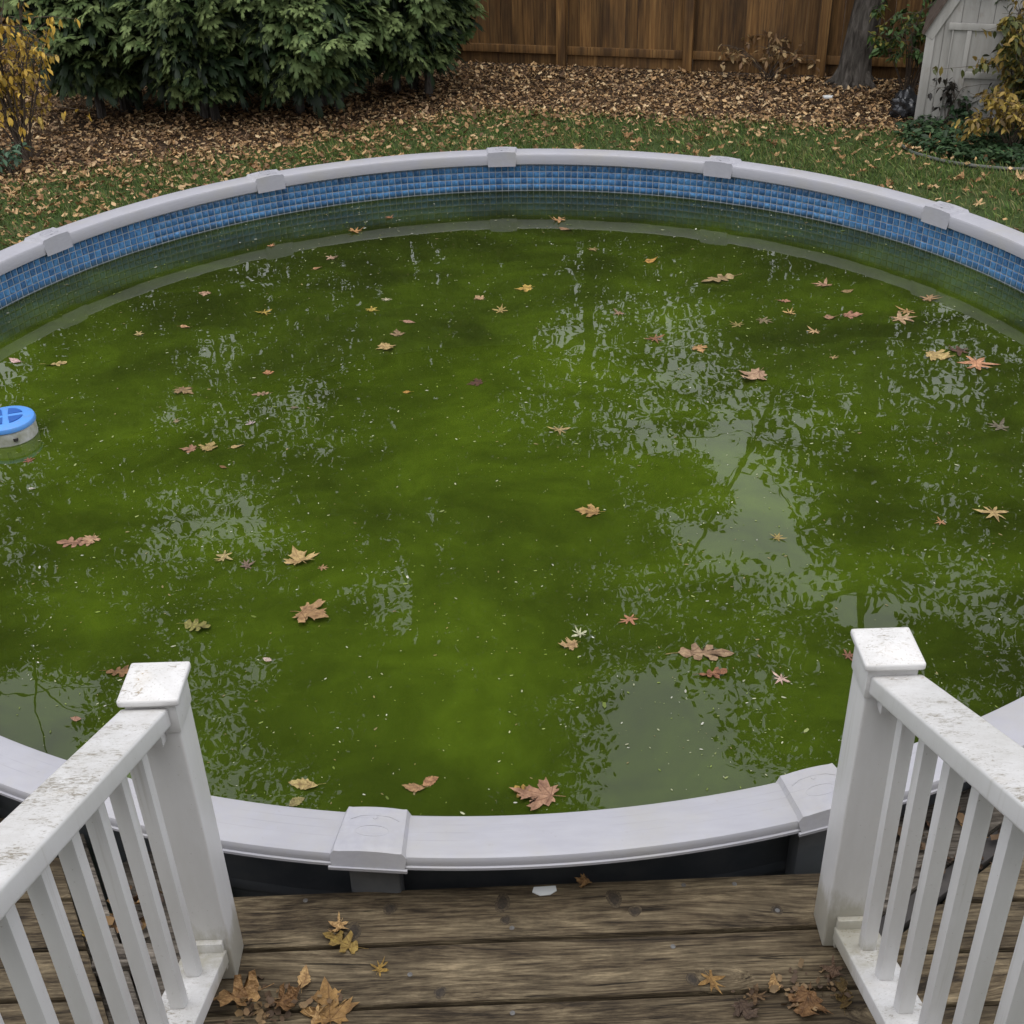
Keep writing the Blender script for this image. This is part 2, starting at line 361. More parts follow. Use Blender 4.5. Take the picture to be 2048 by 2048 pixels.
class MB:
    def __init__(s): s.v = []; s.f = []
    def add(s, v, f):
        b = len(s.v); s.v += [Vector(p) for p in v]; s.f += [tuple(i + b for i in q) for q in f]; return s
    def box(s, lo, hi, M=None):
        x0, y0, z0 = lo; x1, y1, z1 = hi
        v = [(x0,y0,z0),(x1,y0,z0),(x1,y1,z0),(x0,y1,z0),(x0,y0,z1),(x1,y0,z1),(x1,y1,z1),(x0,y1,z1)]
        if M is not None: v = [M @ Vector(p) for p in v]
        return s.add(v, [(0,3,2,1),(4,5,6,7),(0,1,5,4),(1,2,6,5),(2,3,7,6),(3,0,4,7)])
    def tube(s, pts, rad, n=7, cap=True):
        pts = [Vector(p) for p in pts]; rad = rad if hasattr(rad, '__len__') else [rad] * len(pts)
        V = []; prev = None
        for i, p in enumerate(pts):
            d = (pts[min(i + 1, len(pts) - 1)] - pts[max(i - 1, 0)]).normalized()
            a = d.cross(Vector((0, 0, 1)) if abs(d.z) < .9 else Vector((1, 0, 0))).normalized()
            if prev is not None:
                a = (prev - d * prev.dot(d)).normalized()
            prev = a; b = d.cross(a)
            V += [p + rad[i] * (math.cos(2*PI*k/n) * a + math.sin(2*PI*k/n) * b) for k in range(n)]
        F = [(i*n+k, i*n+(k+1) % n, (i+1)*n+(k+1) % n, (i+1)*n+k) for i in range(len(pts)-1) for k in range(n)]
        if cap: F += [tuple(range(n-1, -1, -1)), tuple(range((len(pts)-1)*n, len(pts)*n))]
        return s.add(V, F)
    def lathe(s, prof, c, n=40):
        V = [(c[0] + r * math.cos(2*PI*k/n), c[1] + r * math.sin(2*PI*k/n), c[2] + z) for r, z in prof for k in range(n)]
        F = [(i*n+k, i*n+(k+1) % n, (i+1)*n+(k+1) % n, (i+1)*n+k) for i in range(len(prof)-1) for k in range(n)]
        F += [tuple(range(n-1, -1, -1)), tuple(range((len(prof)-1)*n, len(prof)*n))]
        return s.add(V, F)
    def prism(s, poly, z0, z1):
        n = len(poly); V = [(p[0], p[1], z0) for p in poly] + [(p[0], p[1], z1) for p in poly]
        F = [tuple(range(n-1, -1, -1)), tuple(range(n, 2*n))] + [(i, (i+1) % n, n+(i+1) % n, n+i) for i in range(n)]
        return s.add(V, F)
    def build(s, name, mat, parent=None, bevel=0, seg=2, smooth=False, origin=None):
        me = pydata(name, s.v, s.f)
        bm = bmesh.new(); bm.from_mesh(me)
        bmesh.ops.recalc_face_normals(bm, faces=bm.faces)
        if bevel:
            bmesh.ops.bevel(bm, geom=[e for e in bm.edges if len(e.link_faces) == 2 and e.calc_face_angle(0) > .5], offset=bevel, segments=seg, affect='EDGES', profile=.6)
        bm.to_mesh(me); bm.free()
        o = finish(name, me, mat, parent, smooth, origin)
        if bevel: me.shade_smooth()
        if bevel or smooth:
            try: me.set_sharp_from_angle(angle=math.radians(38))
            except Exception: pass
        return o
def centre(pts):
    pts = [Vector(p) for p in pts]; return sum(pts, Vector()) / len(pts)

def scatter_mesh(name, pv, pf, P, R, S, C, tint=None):
    """many copies of a small prototype joined in one mesh, with one colour per copy. P (n,3), R (n,3,3), S (n,), C (n,3)"""
    pv = np.asarray(pv, float); n, k = len(P), len(pv)
    V = np.einsum('nij,kj->nki', R, pv) * S[:, None, None] + P[:, None, :]
    L = [len(q) for q in pf]; flat = np.concatenate([np.array(q) for q in pf])
    loops = (flat[None, :] + (np.arange(n) * k)[:, None]).ravel()
    tot = np.tile(np.array(L), n); start = np.concatenate([[0], np.cumsum(tot)[:-1]])
    me = bpy.data.meshes.new(name)
    me.vertices.add(n * k); me.vertices.foreach_set('co', V.ravel().astype(np.float32))
    me.loops.add(len(loops)); me.loops.foreach_set('vertex_index', loops.astype(np.int32))
    me.polygons.add(len(tot)); me.polygons.foreach_set('loop_start', start.astype(np.int32)); me.polygons.foreach_set('loop_total', tot.astype(np.int32))
    me.update(calc_edges=True)
    a = me.color_attributes.new('col', 'FLOAT_COLOR', 'POINT')
    c = np.ones((n, k, 4), np.float32); c[:, :, :3] = C[:, None, :]
    if tint is not None: c[:, :, :3] *= np.asarray(tint)[None, :, None]
    a.data.foreach_set('color', c.ravel()); me.validate()
    return me
def rots(yaw, pitch, roll):
    cy, sy, cp, sp, cr, sr = np.cos(yaw), np.sin(yaw), np.cos(pitch), np.sin(pitch), np.cos(roll), np.sin(roll)
    R = np.empty((len(yaw), 3, 3))
    R[:,0,0]=cy*cp; R[:,0,1]=cy*sp*sr-sy*cr; R[:,0,2]=cy*sp*cr+sy*sr
    R[:,1,0]=sy*cp; R[:,1,1]=sy*sp*sr+cy*cr; R[:,1,2]=sy*sp*cr-cy*sr
    R[:,2,0]=-sp;   R[:,2,1]=cp*sr;          R[:,2,2]=cp*cr
    return R
def palette(n, cols, var=.25):
    cols = np.array(cols); c = cols[RNG.integers(0, len(cols), n)]
    return c * RNG.uniform(1 - var, 1 + var, (n, 1))

# ------------------------------------------------------------------ levels
CX, CY, RI, RW = -0.0393, 4.7871, 2.74, 0.1377      # pool centre, inner edge of the rail, rail width
ZR, ZW, ZP, ZD = 1.32, 1.08, 1.16, 1.13             # rail top, water, platform, side decks
RO = RI + RW
def pol(a, r, z): return Vector((CX + r * math.cos(a), CY + r * math.sin(a), z))

# ------------------------------------------------------------------ ground
def sheet(name, poly, z, mat, sub=0, amp=0):
    me = pydata(name, [(p[0], p[1], z) for p in poly], [tuple(range(len(poly)))])
    o = finish(name, me, mat); tag(o, kind='structure'); return o
bedline = [(-30, 11.0), (-7, 11.3)] + [tuple(at(x, y, 0)[:2]) for x, y in ((0, 348), (100, 330), (300, 302), (500, 284), (700, 245), (900, 212), (1100, 216), (1300, 228), (1500, 236), (1690, 248))] + [(5.6, 12.2), (8, 12.0), (30, 12)]
def bed_y(x):
    for (x0, y0), (x1, y1) in zip(bedline, bedline[1:]):
        if x0 <= x <= x1: return y0 + (y1 - y0) * (x - x0) / (x1 - x0)
    return 12.0
BX = np.array([p[0] for p in bedline]); BY = np.array([p[1] for p in bedline])
sheet('ground', [(-200, -200), (200, -200), (200, 200), (-200, 200)], -.008, 'soil')
sheet('lawn', [(-30, -20), (30, -20)] + bedline[::-1], 0, 'lawn')
sheet('leaf_bed', bedline + [(30, 25), (-30, 25)], -.003, 'bed')

# ------------------------------------------------------------------ pool
pool = thing('swimming_pool', 'round above ground pool with pale grey rail, blue mosaic liner and green water', 'pool', (CX, CY, 0))
def ring(prof, a0, a1, n, close=False):
    """sweep a closed (radius, z) profile round the pool centre"""
    mb = MB(); k = len(prof)
    V = [pol(a0 + (a1 - a0) * i / n, r, z) for i in range(n + (0 if close else 1)) for r, z in prof]
    m = n if close else n + 1
    F = []
    for i in range(n):
        j = (i + 1) % m
        F += [(i*k+q, j*k+q, j*k+(q+1) % k, i*k+(q+1) % k) for q in range(k)]
    if not close: F += [tuple(range(k)), tuple(range((m-1)*k, m*k))]
    return mb.add(V, F)
ring([(2.786, .0), (2.796, .0), (2.796, 1.285), (2.786, 1.285)], 0, 2*PI, 144, True).build('outer_wall', 'wall', pool, smooth=True)
liner = ring([(2.772, .02), (2.7835, .02), (2.7835, 1.285), (2.772, 1.285)], 0, 2*PI, 144, True).build('liner', 'grout', pool, smooth=True)
fl = MB(); fl.add([pol(2*PI*i/64, 2.770, .02) for i in range(64)], [tuple(range(64))]); fl.build('pool_floor', 'liner', pool)
# wall ribs of the outer sheet
for zz in (.25, .45, .65, .85, 1.05):
    ring([(2.797, zz), (2.803, zz + .02), (2.797, zz + .04)], 0, 2*PI, 96, True).build('wall_rib', 'wall', pool, smooth=True)
# mosaic tiles, 4 cm pitch; the 300 that show largest are sub-parts, the rest one mesh
PT = 2*PI*2.772 / 440; NT, TR = 440, 7
tp = .0358
tv = []; tf = []
for sgn, dep in ((1, 0.0), (.80, .0042)):
    for (u, vv) in ((-1, -1), (1, -1), (1, 1), (-1, 1)): tv.append((-dep, u * sgn * tp / 2, vv * sgn * tp / 2))
tf = [(4, 7, 6, 5), (0, 4, 5, 1), (1, 5, 6, 2), (2, 6, 7, 3), (3, 7, 4, 0)]
tile_me = pydata('tile', tv, tf); tile_me.materials.append(MAT['tile'])
cand = []
for i in range(NT):
    a = 2*PI*(i + .5)/NT
    for j in range(TR):
        z = 1.262 - .0397 * j
        p = pol(a, 2.7716, z); x, y, k = pix(p)
        vis = 0 <= x <= 2048 and 0 <= y <= 2048 and z > ZW + .005 and math.sin(a) > -.1
        cand.append((k if vis else 1e6 + i * 10 + j, a, z, p))
cand.sort(key=lambda t: t[0])
for k, a, z, p in cand[:300]:
    o = link(bpy.data.objects.new('tile', tile_me)); o.parent = liner; o.location = p - ORIG[liner]; o.rotation_euler = (0, 0, a)
rest = cand[300:]
A = np.array([c[1] for c in rest]); P = np.array([tuple(c[3]) for c in rest])
me = scatter_mesh('tile_band', tv, tf, P, rots(A, 0*A, 0*A), np.ones(len(A)), np.ones((len(A), 3)))
o = finish('tile_band', me, 'tile', liner); o['kind'] = 'stuff'
# rail segments between the caps
CAPS = [148.17, 119.3, 89.12, 60.95, 31.62, 3.0, -24.5, -49.5, -74.4, -96.3, -120.5, -146.0, -173.0]
caps = sorted(math.radians(a % 360) for a in CAPS)
PROF = [(RI, ZR - .064), (RI, ZR - .012), (RI + .006, ZR - .003), (RI + .018, ZR)]
PROF += [(RO - .016, ZR - .001), (RO - .005, ZR - .004), (RO, ZR - .012), (RO, ZR - .026), (RO + .0045, ZR - .0275), (RO + .005, ZR - .0345), (RO, ZR - .0365), (RO - .012, ZR - .035), (RO - .016, ZR - .016), (RI + .014, ZR - .014), (RI + .010, ZR - .064)]
for i, a in enumerate(caps):
    b = caps[(i + 1) % len(caps)]
    if b < a: b += 2*PI
    ring(PROF, a + .012, b - .012, 22).build('top_rail', 'coping', pool, smooth=True, origin=pol((a+b)/2, RI + RW/2, ZR))
def cap_mesh(hw0, hw1, zt=.016):
    """moulded cap over a joint: radial along x (from the pool outward), tangential along y; domed top, rounded rim, raised border"""
    mb = MB(); nx, ny = 14, 16; x0, x1 = -.010, RW + .008
    V = []
    for i in range(nx + 1):
        for j in range(ny + 1):
            u, v = i / nx, j / ny * 2 - 1
            hw = (hw0 + (hw1 - hw0) * u) * (1 - .07 * (max(0, abs(u * 2 - 1) - .7) / .3) ** 3)
            ex = max(0, abs(u * 2 - 1) - .86) / .14; ey = max(0, abs(v) - .88) / .12
            z = zt + .007 * (1 - v * v) - .008 * (ex ** 2 + ey ** 2)
            if .78 < abs(v) < .9: z += .0022
            if i == nx: z = -.030
            if i == nx - 1: z -= .004
            if i == 0: z = -.074
            if j in (0, ny): z = min(z, -.006 if 0 < i < nx else z)
            xx = x0 + (x1 - x0) * (u if 0 < i < nx else (0 if i == 0 else 1))
            V.append((xx + (.006 if i == nx - 1 else 0) * 0, v * hw, z))
    F = [(i*(ny+1)+j, (i+1)*(ny+1)+j, (i+1)*(ny+1)+j+1, i*(ny+1)+j+1) for i in range(nx) for j in range(ny)]
    mb.add(V, F)
    # rolled lip on the outer face
    mb.box((x1 - .002, -hw1, -.038), (x1 + .0045, hw1, -.030))
    return mb
def place(mb, a, r, z):
    Mt = Matrix.Translation(pol(a, r, z)) @ Matrix.Rotation(a, 4, 'Z')
    mb.v = [Mt @ p for p in mb.v]; return mb
cap_shared = None
for d in CAPS:
    a = math.radians(d)
    o = place(cap_mesh(*((.092, .104, .007) if d > 0 else (.080, .092, .009))), a, RI, ZR).build('rail_cap', 'coping', pool, smooth=True, origin=pol(a, RI, ZR))
    e = MB()   # moulded oval badge and small boss on the cap
    e.tube([(.075 + .016 * math.sin(t), .040 * math.cos(t), .0160 + (.004 if d > 0 else 0) - .0022 * math.cos(t) ** 2) for t in [2*PI*k/24 for k in range(25)]], .0011, 5, False)
    e.tube([(.040, -.058, 0.0132 + (.004 if d > 0 else 0)), (.030, -.035, 0.0152 + (.004 if d > 0 else 0)), (.027, 0, 0.0158 + (.004 if d > 0 else 0)), (.030, .035, 0.0152 + (.004 if d > 0 else 0)), (.040, .058, 0.0132 + (.004 if d > 0 else 0))], .0009, 5, False)
    e.lathe([(.006, 0), (.0055, .0016), (.002, .0022)], (.034, 0, .0154), 12)
    place(e, a, RI, ZR).build('cap_badge', 'coping', o, smooth=True)
    up = MB(); up.box((RI + .058 - RI, -.062, 0), (RI + .105 - RI, .062, ZR - .02)); place(up, a, RI, 0).build('upright', 'upright', pool, bevel=.012, origin=pol(a, RI + .08, 0))
# water
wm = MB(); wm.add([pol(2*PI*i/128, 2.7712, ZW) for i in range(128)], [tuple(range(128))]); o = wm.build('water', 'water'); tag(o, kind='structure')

# ------------------------------------------------------------------ decks
platform = thing('deck_platform', 'raised brown weathered board platform between the two white railings', 'deck', (0, 1.6, 0))
def plank(parent, poly, z1, th=.036, mat='deck', name='plank', grain=None):
    mb = MB(); mb.prism(poly, z1 - th, z1)
    c = centre([(p[0], p[1], z1) for p in poly])
    o = mb.build(name, mat, parent, bevel=.006, seg=2, origin=c)
    return o
def screw(parent, x, y, z):
    mb = MB(); mb.lathe([(.0058, -.004), (.0058, .0008), (.004, .0016)], (x, y, z), 12); mb.lathe([(.0018, .0), (.0018, .0019)], (x, y, z), 6)
    return mb.build('screw', 'screw', parent)
tilt = math.tan(math.radians(.75))
yb = 1.968
plats = []
for k in range(9):
    d = .150
    g = .0105
    x0, x1 = -.745, .765
    lo, hi = yb - d, yb
    po = [(x0, lo + tilt*x0), (x1, lo + tilt*x1), (x1, hi + tilt*x1), (x0, hi + tilt*x0)]
    o = plank(platform, po, ZP - .0006 * (k % 3)); plats.append((o, lo, hi))
    yb = lo - g
for (fx, fy) in ((1024, 1856), (1346, 1893), (820, 1949), (1025, 2026), (611, 1801), (1367, 1770), (1555, 1821), (1469, 1768)):
    p = at(fx * 1932 / 2048, fy * 1932 / 2048, ZP)
    for o, lo, hi in plats:
        if lo + tilt * p.x < p.y < hi + tilt * p.x: screw(o, p.x, p.y, ZP)
for (fx, fy, kr, sq) in ((780, 1817, .0105, 1.2), (708, 1862, .0120, 1.3), (1005, 1806, .0125, 1.5), (1012, 1840, .0085, 1.1), (1228, 1797, .0120, 1.5), (1270, 1822, .0100, 1.1), (1554, 1820, .0085, 1.1), (880, 1985, .0090, 1.2), (1385, 1958, .0090, 1.3)):
    p = at(fx * 1932 / 2048, fy * 1932 / 2048, ZP)
    for o, lo, hi in plats:
        if lo + tilt * p.x < p.y < hi + tilt * p.x:
            for r0, r1, z1, mt, nm in ((0, kr, .0010, 'knot', 'knot'), (kr * 1.02, kr * 1.5, .0007, 'knotring', 'knot_ring')):
                mb = MB(); m_ = 18; wob = [1 + .10 * math.sin(2 * t + fx) + .07 * math.sin(3 * t + fy) for t in [2*PI*i/m_ for i in range(m_)]]
                ou = [(p.x + r1 * wob[i] * math.cos(2*PI*i/m_), p.y + r1 * sq * wob[i] * math.sin(2*PI*i/m_)) for i in range(m_)]
                if r0:
                    inn = [(p.x + r0 * wob[i] * math.cos(2*PI*i/m_), p.y + r0 * sq * wob[i] * math.sin(2*PI*i/m_)) for i in range(m_)]
                    mb.add([(x, y, ZP + z1) for x, y in inn] + [(x, y, ZP + .0002) for x, y in ou], [(i, m_ + i, m_ + (i+1) % m_, (i+1) % m_) for i in range(m_)])
                else:
                    mb.add([(x, y, ZP + z1 * .6) for x, y in ou] + [(p.x, p.y, ZP + z1)], [(i, (i+1) % m_, m_) for i in range(m_)])
                mb.build(nm, mt, o)
mb = MB(); mb.box((-.72, 1.93, ZP - .19), (.74, 1.962, ZP - .039)); mb.build('rim_joist', 'oldwood', platform)
for x in (-.70, 0, .72):
    mb = MB(); mb.box((x - .02, .75, ZP - .19), (x + .02, 1.925, ZP - .039)); mb.build('joist', 'oldwood', platform)
for x in (-.66, .68):
    for y in (.9, 1.86):
        mb = MB(); mb.box((x - .045, y - .045, 0), (x + .045, y + .045, ZP - .195)); mb.build('support_post', 'oldwood', platform)

# lower side decks: boards run left-right, an angled border next to the pool
def wall_y(x, r=2.815):
    return CY - math.sqrt(max(0, r*r - (x - CX)**2)) if abs(x - CX) < r else 9
ldeck = thing('side_deck', 'lower weathered deck of brown boards left of the left white railing', 'deck', (-1.6, 1.8, 0))
def lx(y): return -1.187 + (2.173 - y) * .31 / .588      # where the left boards end
gap_l = [at(40*1932/2048, 1801*1932/2048, ZD).y, at(100*1932/2048, 1899*1932/2048, ZD).y, at(80*1932/2048, 2000*1932/2048, ZD).y]
pitch_l = .140
ys = [gap_l[0] + pitch_l * k for k in range(5, 0, -1)] + gap_l + [gap_l[-1] - pitch_l * k for k in range(1, 8)]
for y1, y0 in zip(ys, ys[1:]):
    hi, lo = y1 - .005, y0 + .005
    xe1, xe0 = lx(hi), lx(lo)
    # stay outside the pool wall
    xl = -3.2
    if hi > wall_y(xe1): 
        # cut where the wall would cross
        xx = xe1
        while hi > wall_y(xx) and xx > -3.1: xx -= .02
        xe1 = min(xe1, xx); xe0 = min(xe0, xx + .12)
    if xe1 < -3.0: continue
    plank(ldeck, [(xl, lo), (xe0, lo), (xe1, hi), (xl, hi)], ZD)
u = Vector((.31, -.588, 0)).normalized(); nrm = Vector((u.y * -1, u.x, 0))
base = Vector((-1.181, 2.173, 0)); KD = .896
for k, (off, wd, l0, l1, dz) in enumerate(((.012, .060, .10, 1.5, .004), (.080, .085, .24, .43, -.022), (.172, .105, .20, .50, -.006), (.283, .090, .34, .62, -.03), (.085, .085, .60, 1.5, -.02), (.180, .09, .62, 1.5, -.026), (.28, .09, .70, 1.5, -.03))):
    off, wd, l0, l1 = off * KD, wd * KD, (l0 - .10) * KD, l1 * KD
    a = base + nrm * off; b = base + nrm * (off + wd)
    q = [a + u*l0, b + u*l0, b + u*l1, a + u*l1]
    q = [p for p in q]
    plank(ldeck, [(p.x, p.y) for p in q], ZD + dz, mat='oldwood')
mb = MB(); mb.box((-.984, 1.779, ZD - .05), (-.755, 1.841, ZD + .022)); mb.build('cross_batten', 'oldwood', ldeck, bevel=.004)
for x in (-2.9, -2.1, -1.45):
    mb = MB(); mb.box((x - .02, .9, ZD - .17), (x + .02, 1.98, ZD - .04)); mb.build('joist', 'oldwood', ldeck)
    mb = MB(); mb.box((x - .045, 1.2, 0), (x + .045, 1.29, ZD - .175)); mb.build('support_post', 'oldwood', ldeck)
mb = MB(); mb.box((-1.12, .9, ZD - .14), (-.76, 1.98, ZD - .075)); mb.build('under_board', 'oldwood', ldeck)

rdeck = thing('side_deck', 'lower weathered deck of brown boards right of the right white railing', 'deck', (1.6, 1.8, 0))
gap_r = [at(2030*1932/2048, fy*1932/2048, ZD).y for fy in (1709, 1799, 1898, 2005)]
e0, e1 = Vector((1.2525, 2.104, 0)), Vector((.866, 1.831, 0))       # lower edge of the dark strip
ud = (e1 - e0).normalized(); nd = Vector((ud.y, -ud.x, 0))           # nd points to the pool
if nd.y < 0: nd = -nd
def rx(y): return e0.x + (y - e0.y) * (e1.x - e0.x) / (e1.y - e0.y) + .012
ys = [gap_r[0] + .138 * k for k in range(6, 0, -1)] + gap_r + [gap_r[-1] - .140 * k for k in range(1, 6)]
for y1, y0 in zip(ys, ys[1:]):
    hi, lo = y1 - .005, y0 + .005
    a, b = max(rx(lo), .80), max(rx(hi), .80)
    if min(a, b) > 3.2: continue
    plank(rdeck, [(a, lo), (3.3, lo), (3.3, hi), (b, hi)] if b < 3.2 else [(a, lo), (3.3, lo), (3.3, hi)], ZD)
def strip(o0, o1, l0, l1, dz, mat, name='plank'):
    a = e0 - ud * .9; q = [a + ud*l0 + nd*o0, a + ud*l1 + nd*o0, a + ud*l1 + nd*o1, a + ud*l0 + nd*o1]
    return plank(rdeck, [(p.x, p.y) for p in q], ZD + dz, mat=mat, name=name, th=.03)
strip(.002, .048, 0, 1.46, .004, 'darkwood', 'edge_strip')
strip(.052, .172, 0, 1.40, .010, 'oldwood', 'border_plank')
strip(.178, .232, .25, 1.30, -.004, 'oldwood', 'border_plank')
for x in (1.05, 2.1, 3.1):
    mb = MB(); mb.box((x - .02, .9, ZD - .17), (x + .02, 2.0, ZD - .04)); mb.build('joist', 'oldwood', rdeck)
    mb = MB(); mb.box((x - .045, 1.2, 0), (x + .045, 1.29, ZD - .175)); mb.build('support_post', 'oldwood', rdeck)

# ------------------------------------------------------------------ stair railings
def railing(label, px, py, sx, slope, dxdy, ztop, zbot, xt, xb, ybal, pitch):
    """post at the foot of the stair, sloping rails and balusters that rise toward the viewer"""
    t = thing('stair_railing', label, 'railing', (px, py, ZP), 'white vinyl stair railings')
    w = .045
    mb = MB(); mb.box((px - w, py - w, ZP), (px + w, py + w, 1.985)); post = mb.build('post', 'pvc', t, bevel=.006, seg=3)
    mb = MB(); mb.box((px - w - .003, py - w - .003, 1.895), (px + w + .003, py + w + .003, 1.968)); mb.build('cap_sleeve', 'pvc', post, bevel=.003)
    c = MB(); cw = .0575
    c.box((px - cw, py - cw, 1.968), (px + cw, py + cw, 1.985))
    cap = c.build('post_cap', 'pvc', post, bevel=.006, seg=3)
    c = MB(); q = .0515
    c.add([(px - q, py - q, 1.9851), (px + q, py - q, 1.9851), (px + q, py + q, 1.9851), (px - q, py + q, 1.9851), (px, py, 1.9935)], [(0, 1, 4), (1, 2, 4), (2, 3, 4), (3, 0, 4)])
    c.build('cap_peak', 'pvc', post)
    yf = py - w + .0005
    def rail(x0, x1, zt, h, y_end, name, bev, org):
        b = MB(); V = []
        for y in (yf, y_end):
            k = y - yf
            for x, z in ((x0, zt - h), (x1, zt - h), (x1, zt), (x0, zt)):
                V.append((x + dxdy * k, y, z - slope * k))
        b.add(V, [(0, 1, 2, 3), (7, 6, 5, 4), (0, 4, 5, 1), (1, 5, 6, 2), (2, 6, 7, 3), (3, 7, 4, 0)])
        return b.build(name, 'pvc', t, bevel=bev, seg=3, origin=((x0 + x1)/2, yf, zt))
    rail(xt[0], xt[1], ztop, .046, -.55, 'top_rail', .007, None)
    rail(xb[0], xb[1], zbot, .042, -.55, 'bottom_rail', .004, None)
    # brackets
    xm = (xt[0] + xt[1]) / 2
    b = MB(); b.box((xm - .030, yf - .028, ztop - .075), (xm + .030, yf - .001, ztop - .040)); b.build('bracket', 'pvc', t, bevel=.003)
    xm2 = (xb[0] + xb[1]) / 2
    b = MB(); b.box((xm2 - .043, yf - .014, zbot - .055), (xm2 + .043, yf - .0005, zbot + .034)); b.build('bracket', 'pvc', t, bevel=.002)
    for k in range(17):
        y = ybal - pitch * k; kk = y - yf
        x = xm2 + dxdy * kk; hb = .0150
        zb, zt = zbot - slope * kk, ztop - .044 - slope * kk
        xt_ = xm + dxdy * kk
        V = []
        for xc, zc in ((x, zb), (xt_, zt)):
            for a, c in ((-1, -1), (1, -1), (1, 1), (-1, 1)):
                V.append((xc + a * hb, y + c * hb, zc - slope * c * hb + (.002 if zc == zt else -.002)))
        b = MB(); b.add(V, [(0, 3, 2, 1), (4, 5, 6, 7), (0, 1, 5, 4), (1, 2, 6, 5), (2, 3, 7, 6), (3, 0, 4, 7)])
        b.build('baluster', 'pvc', t, bevel=.0055, seg=2, origin=(x, y, zb))
    return t
railing('white vinyl stair railing with mouldy top and square capped post, left side', -.686, 1.773, -1, .4925, -.0356, 1.956, 1.262, (-.744, -.654), (-.742, -.650), 1.634, .116)
railing('white vinyl stair railing with mouldy top and square capped post, right side', .712, 1.811, 1, .5245, .0464, 1.949, 1.228, (.672, .772), (.686, .777), 1.672, .120)

# ------------------------------------------------------------------ fence
FA, FB = Vector((-.28, 16.39, 0)), Vector((4.76, 14.78, 0))
fd = (FB - FA).normalized(); fn = Vector((fd.y, -fd.x, 0))          # fn points to the garden
if fn.y > 0: fn = -fn
fence = thing('wooden_fence', 'tall brown stained board fence behind the leaf bed and evergreens', 'fence', tuple(FA))
Fm = Matrix((( fd.x, fn.x, 0, FA.x), (fd.y, fn.y, 0, FA.y), (0, 0, 1, 0), (0, 0, 0, 1)))
def fbox(lo, hi, name, mat='fence', bevel=0):
    mb = MB(); mb.box(lo, hi, Fm); return mb.build(name, mat, fence, bevel=bevel, origin=Fm @ Vector(((lo[0]+hi[0])/2, (lo[1]+hi[1])/2, lo[2])))
x = -9.0
while x < 8.5:
    wd = random.choice((.132, .138, .140, .142, .146))
    fbox((x, -.010 + random.uniform(-.004, .004), .16), (x + wd, .010, 1.83 + random.uniform(-.01, .01)), 'plank')
    x += wd + random.choice((.002, .003, .004, .004, .007))
posts = []
for fx in (863, 1122, 1381, 1640):
    p = at(fx*1932/2048, 128, 0); posts.append((p - FA).dot(fd))
sp = (posts[2] - posts[1])
posts = [posts[1] + sp * k for k in range(-5, 5)]
for q in posts: fbox((q - .055, .036, .0), (q + .055, .125, 1.87), 'post', bevel=.006)
for a, b in zip(posts, posts[1:]):
    fbox((a + .056, .0115, .15), (b - .056, .050, .245), 'bottom_rail', bevel=.004)
    fbox((a + .056, .0115, 1.50), (b - .056, .050, 1.59), 'top_rail')
    fbox((a + .056, .0005, .01), (b - .056, .011, .157), 'kickboard')

# ------------------------------------------------------------------ shed
SX, SY = 4.33, 12.8
shed = thing('garden_shed', 'white painted wooden garden shed with gambrel roof and batten door', 'shed', (SX, SY, 0))
gam = [(SX, 0), (SX + 2.4, 0), (SX + 2.4, .95), (SX + 2.4 - .52, 1.90), (SX + 1.2, 2.35), (SX + .52, 1.90), (SX, .95)]
# end wall: individual vertical boards
def gz(x):
    u = min(x - SX, SX + 2.4 - x)
    return .95 + u / .52 * .95 if u < .52 else 1.9 + (u - .52) / .68 * .45
nb = 16
for k in range(nb):
    a, b = SX + 2.4 * k / nb + .0025, SX + 2.4 * (k + 1) / nb - .0025
    v = [(a, 0), (b, 0), (b, gz(b)), (a, gz(a))]
    mb = MB(); mb.add([(p[0], SY, p[1]) for p in v] + [(p[0], SY + .018, p[1]) for p in v], [(0, 1, 2, 3), (7, 6, 5, 4), (0, 4, 5, 1), (1, 5, 6, 2), (2, 6, 7, 3), (3, 7, 4, 0)])
    mb.build('wall_board', 'shed', shed, origin=((a+b)/2, SY, 0))
mb = MB(); mb.add([(p[0], SY + .02, p[1]) for p in gam] + [(p[0], SY + 2.4, p[1]) for p in gam], [tuple(range(7)), tuple(range(13, 6, -1))] + [(i, 7 + i, 7 + (i+1) % 7, (i+1) % 7) for i in range(7)])
mb.build('wall', 'shed', shed)
mb = MB(); mb.box((SX - .012, SY - .018, 0), (SX + .075, SY - .001, .945)); mb.build('corner_trim', 'shed', shed, bevel=.003)
def slope_board(p, q, off, w0, th, y0, y1, name, mat):
    p, q = Vector((p[0], 0, p[1])), Vector((q[0], 0, q[1])); d = (q - p).normalized(); n_ = Vector((-d.z, 0, d.x))
    mb = MB(); c = [p + n_ * off, q + n_ * off, q + n_ * (off + w0), p + n_ * (off + w0)]
    mb.add([(v.x, y0, v.z) for v in c] + [(v.x, y1, v.z) for v in c], [(0, 1, 2, 3), (7, 6, 5, 4), (0, 4, 5, 1), (1, 5, 6, 2), (2, 6, 7, 3), (3, 7, 4, 0)])
    return mb.build(name, mat, shed)
pts = [(SX - .035, .90), (SX + .50, 1.90), (SX + 1.2, 2.37), (SX + 1.9, 1.90), (SX + 2.435, .90)]
for p, q in zip(pts, pts[1:]):
    slope_board(p, q, .0, .028, 0, SY - .05, SY + 2.45, 'roof', 'roof')
    slope_board(p, q, -.100, .098, 0, SY - .022, SY - .003, 'rake_trim', 'shed')
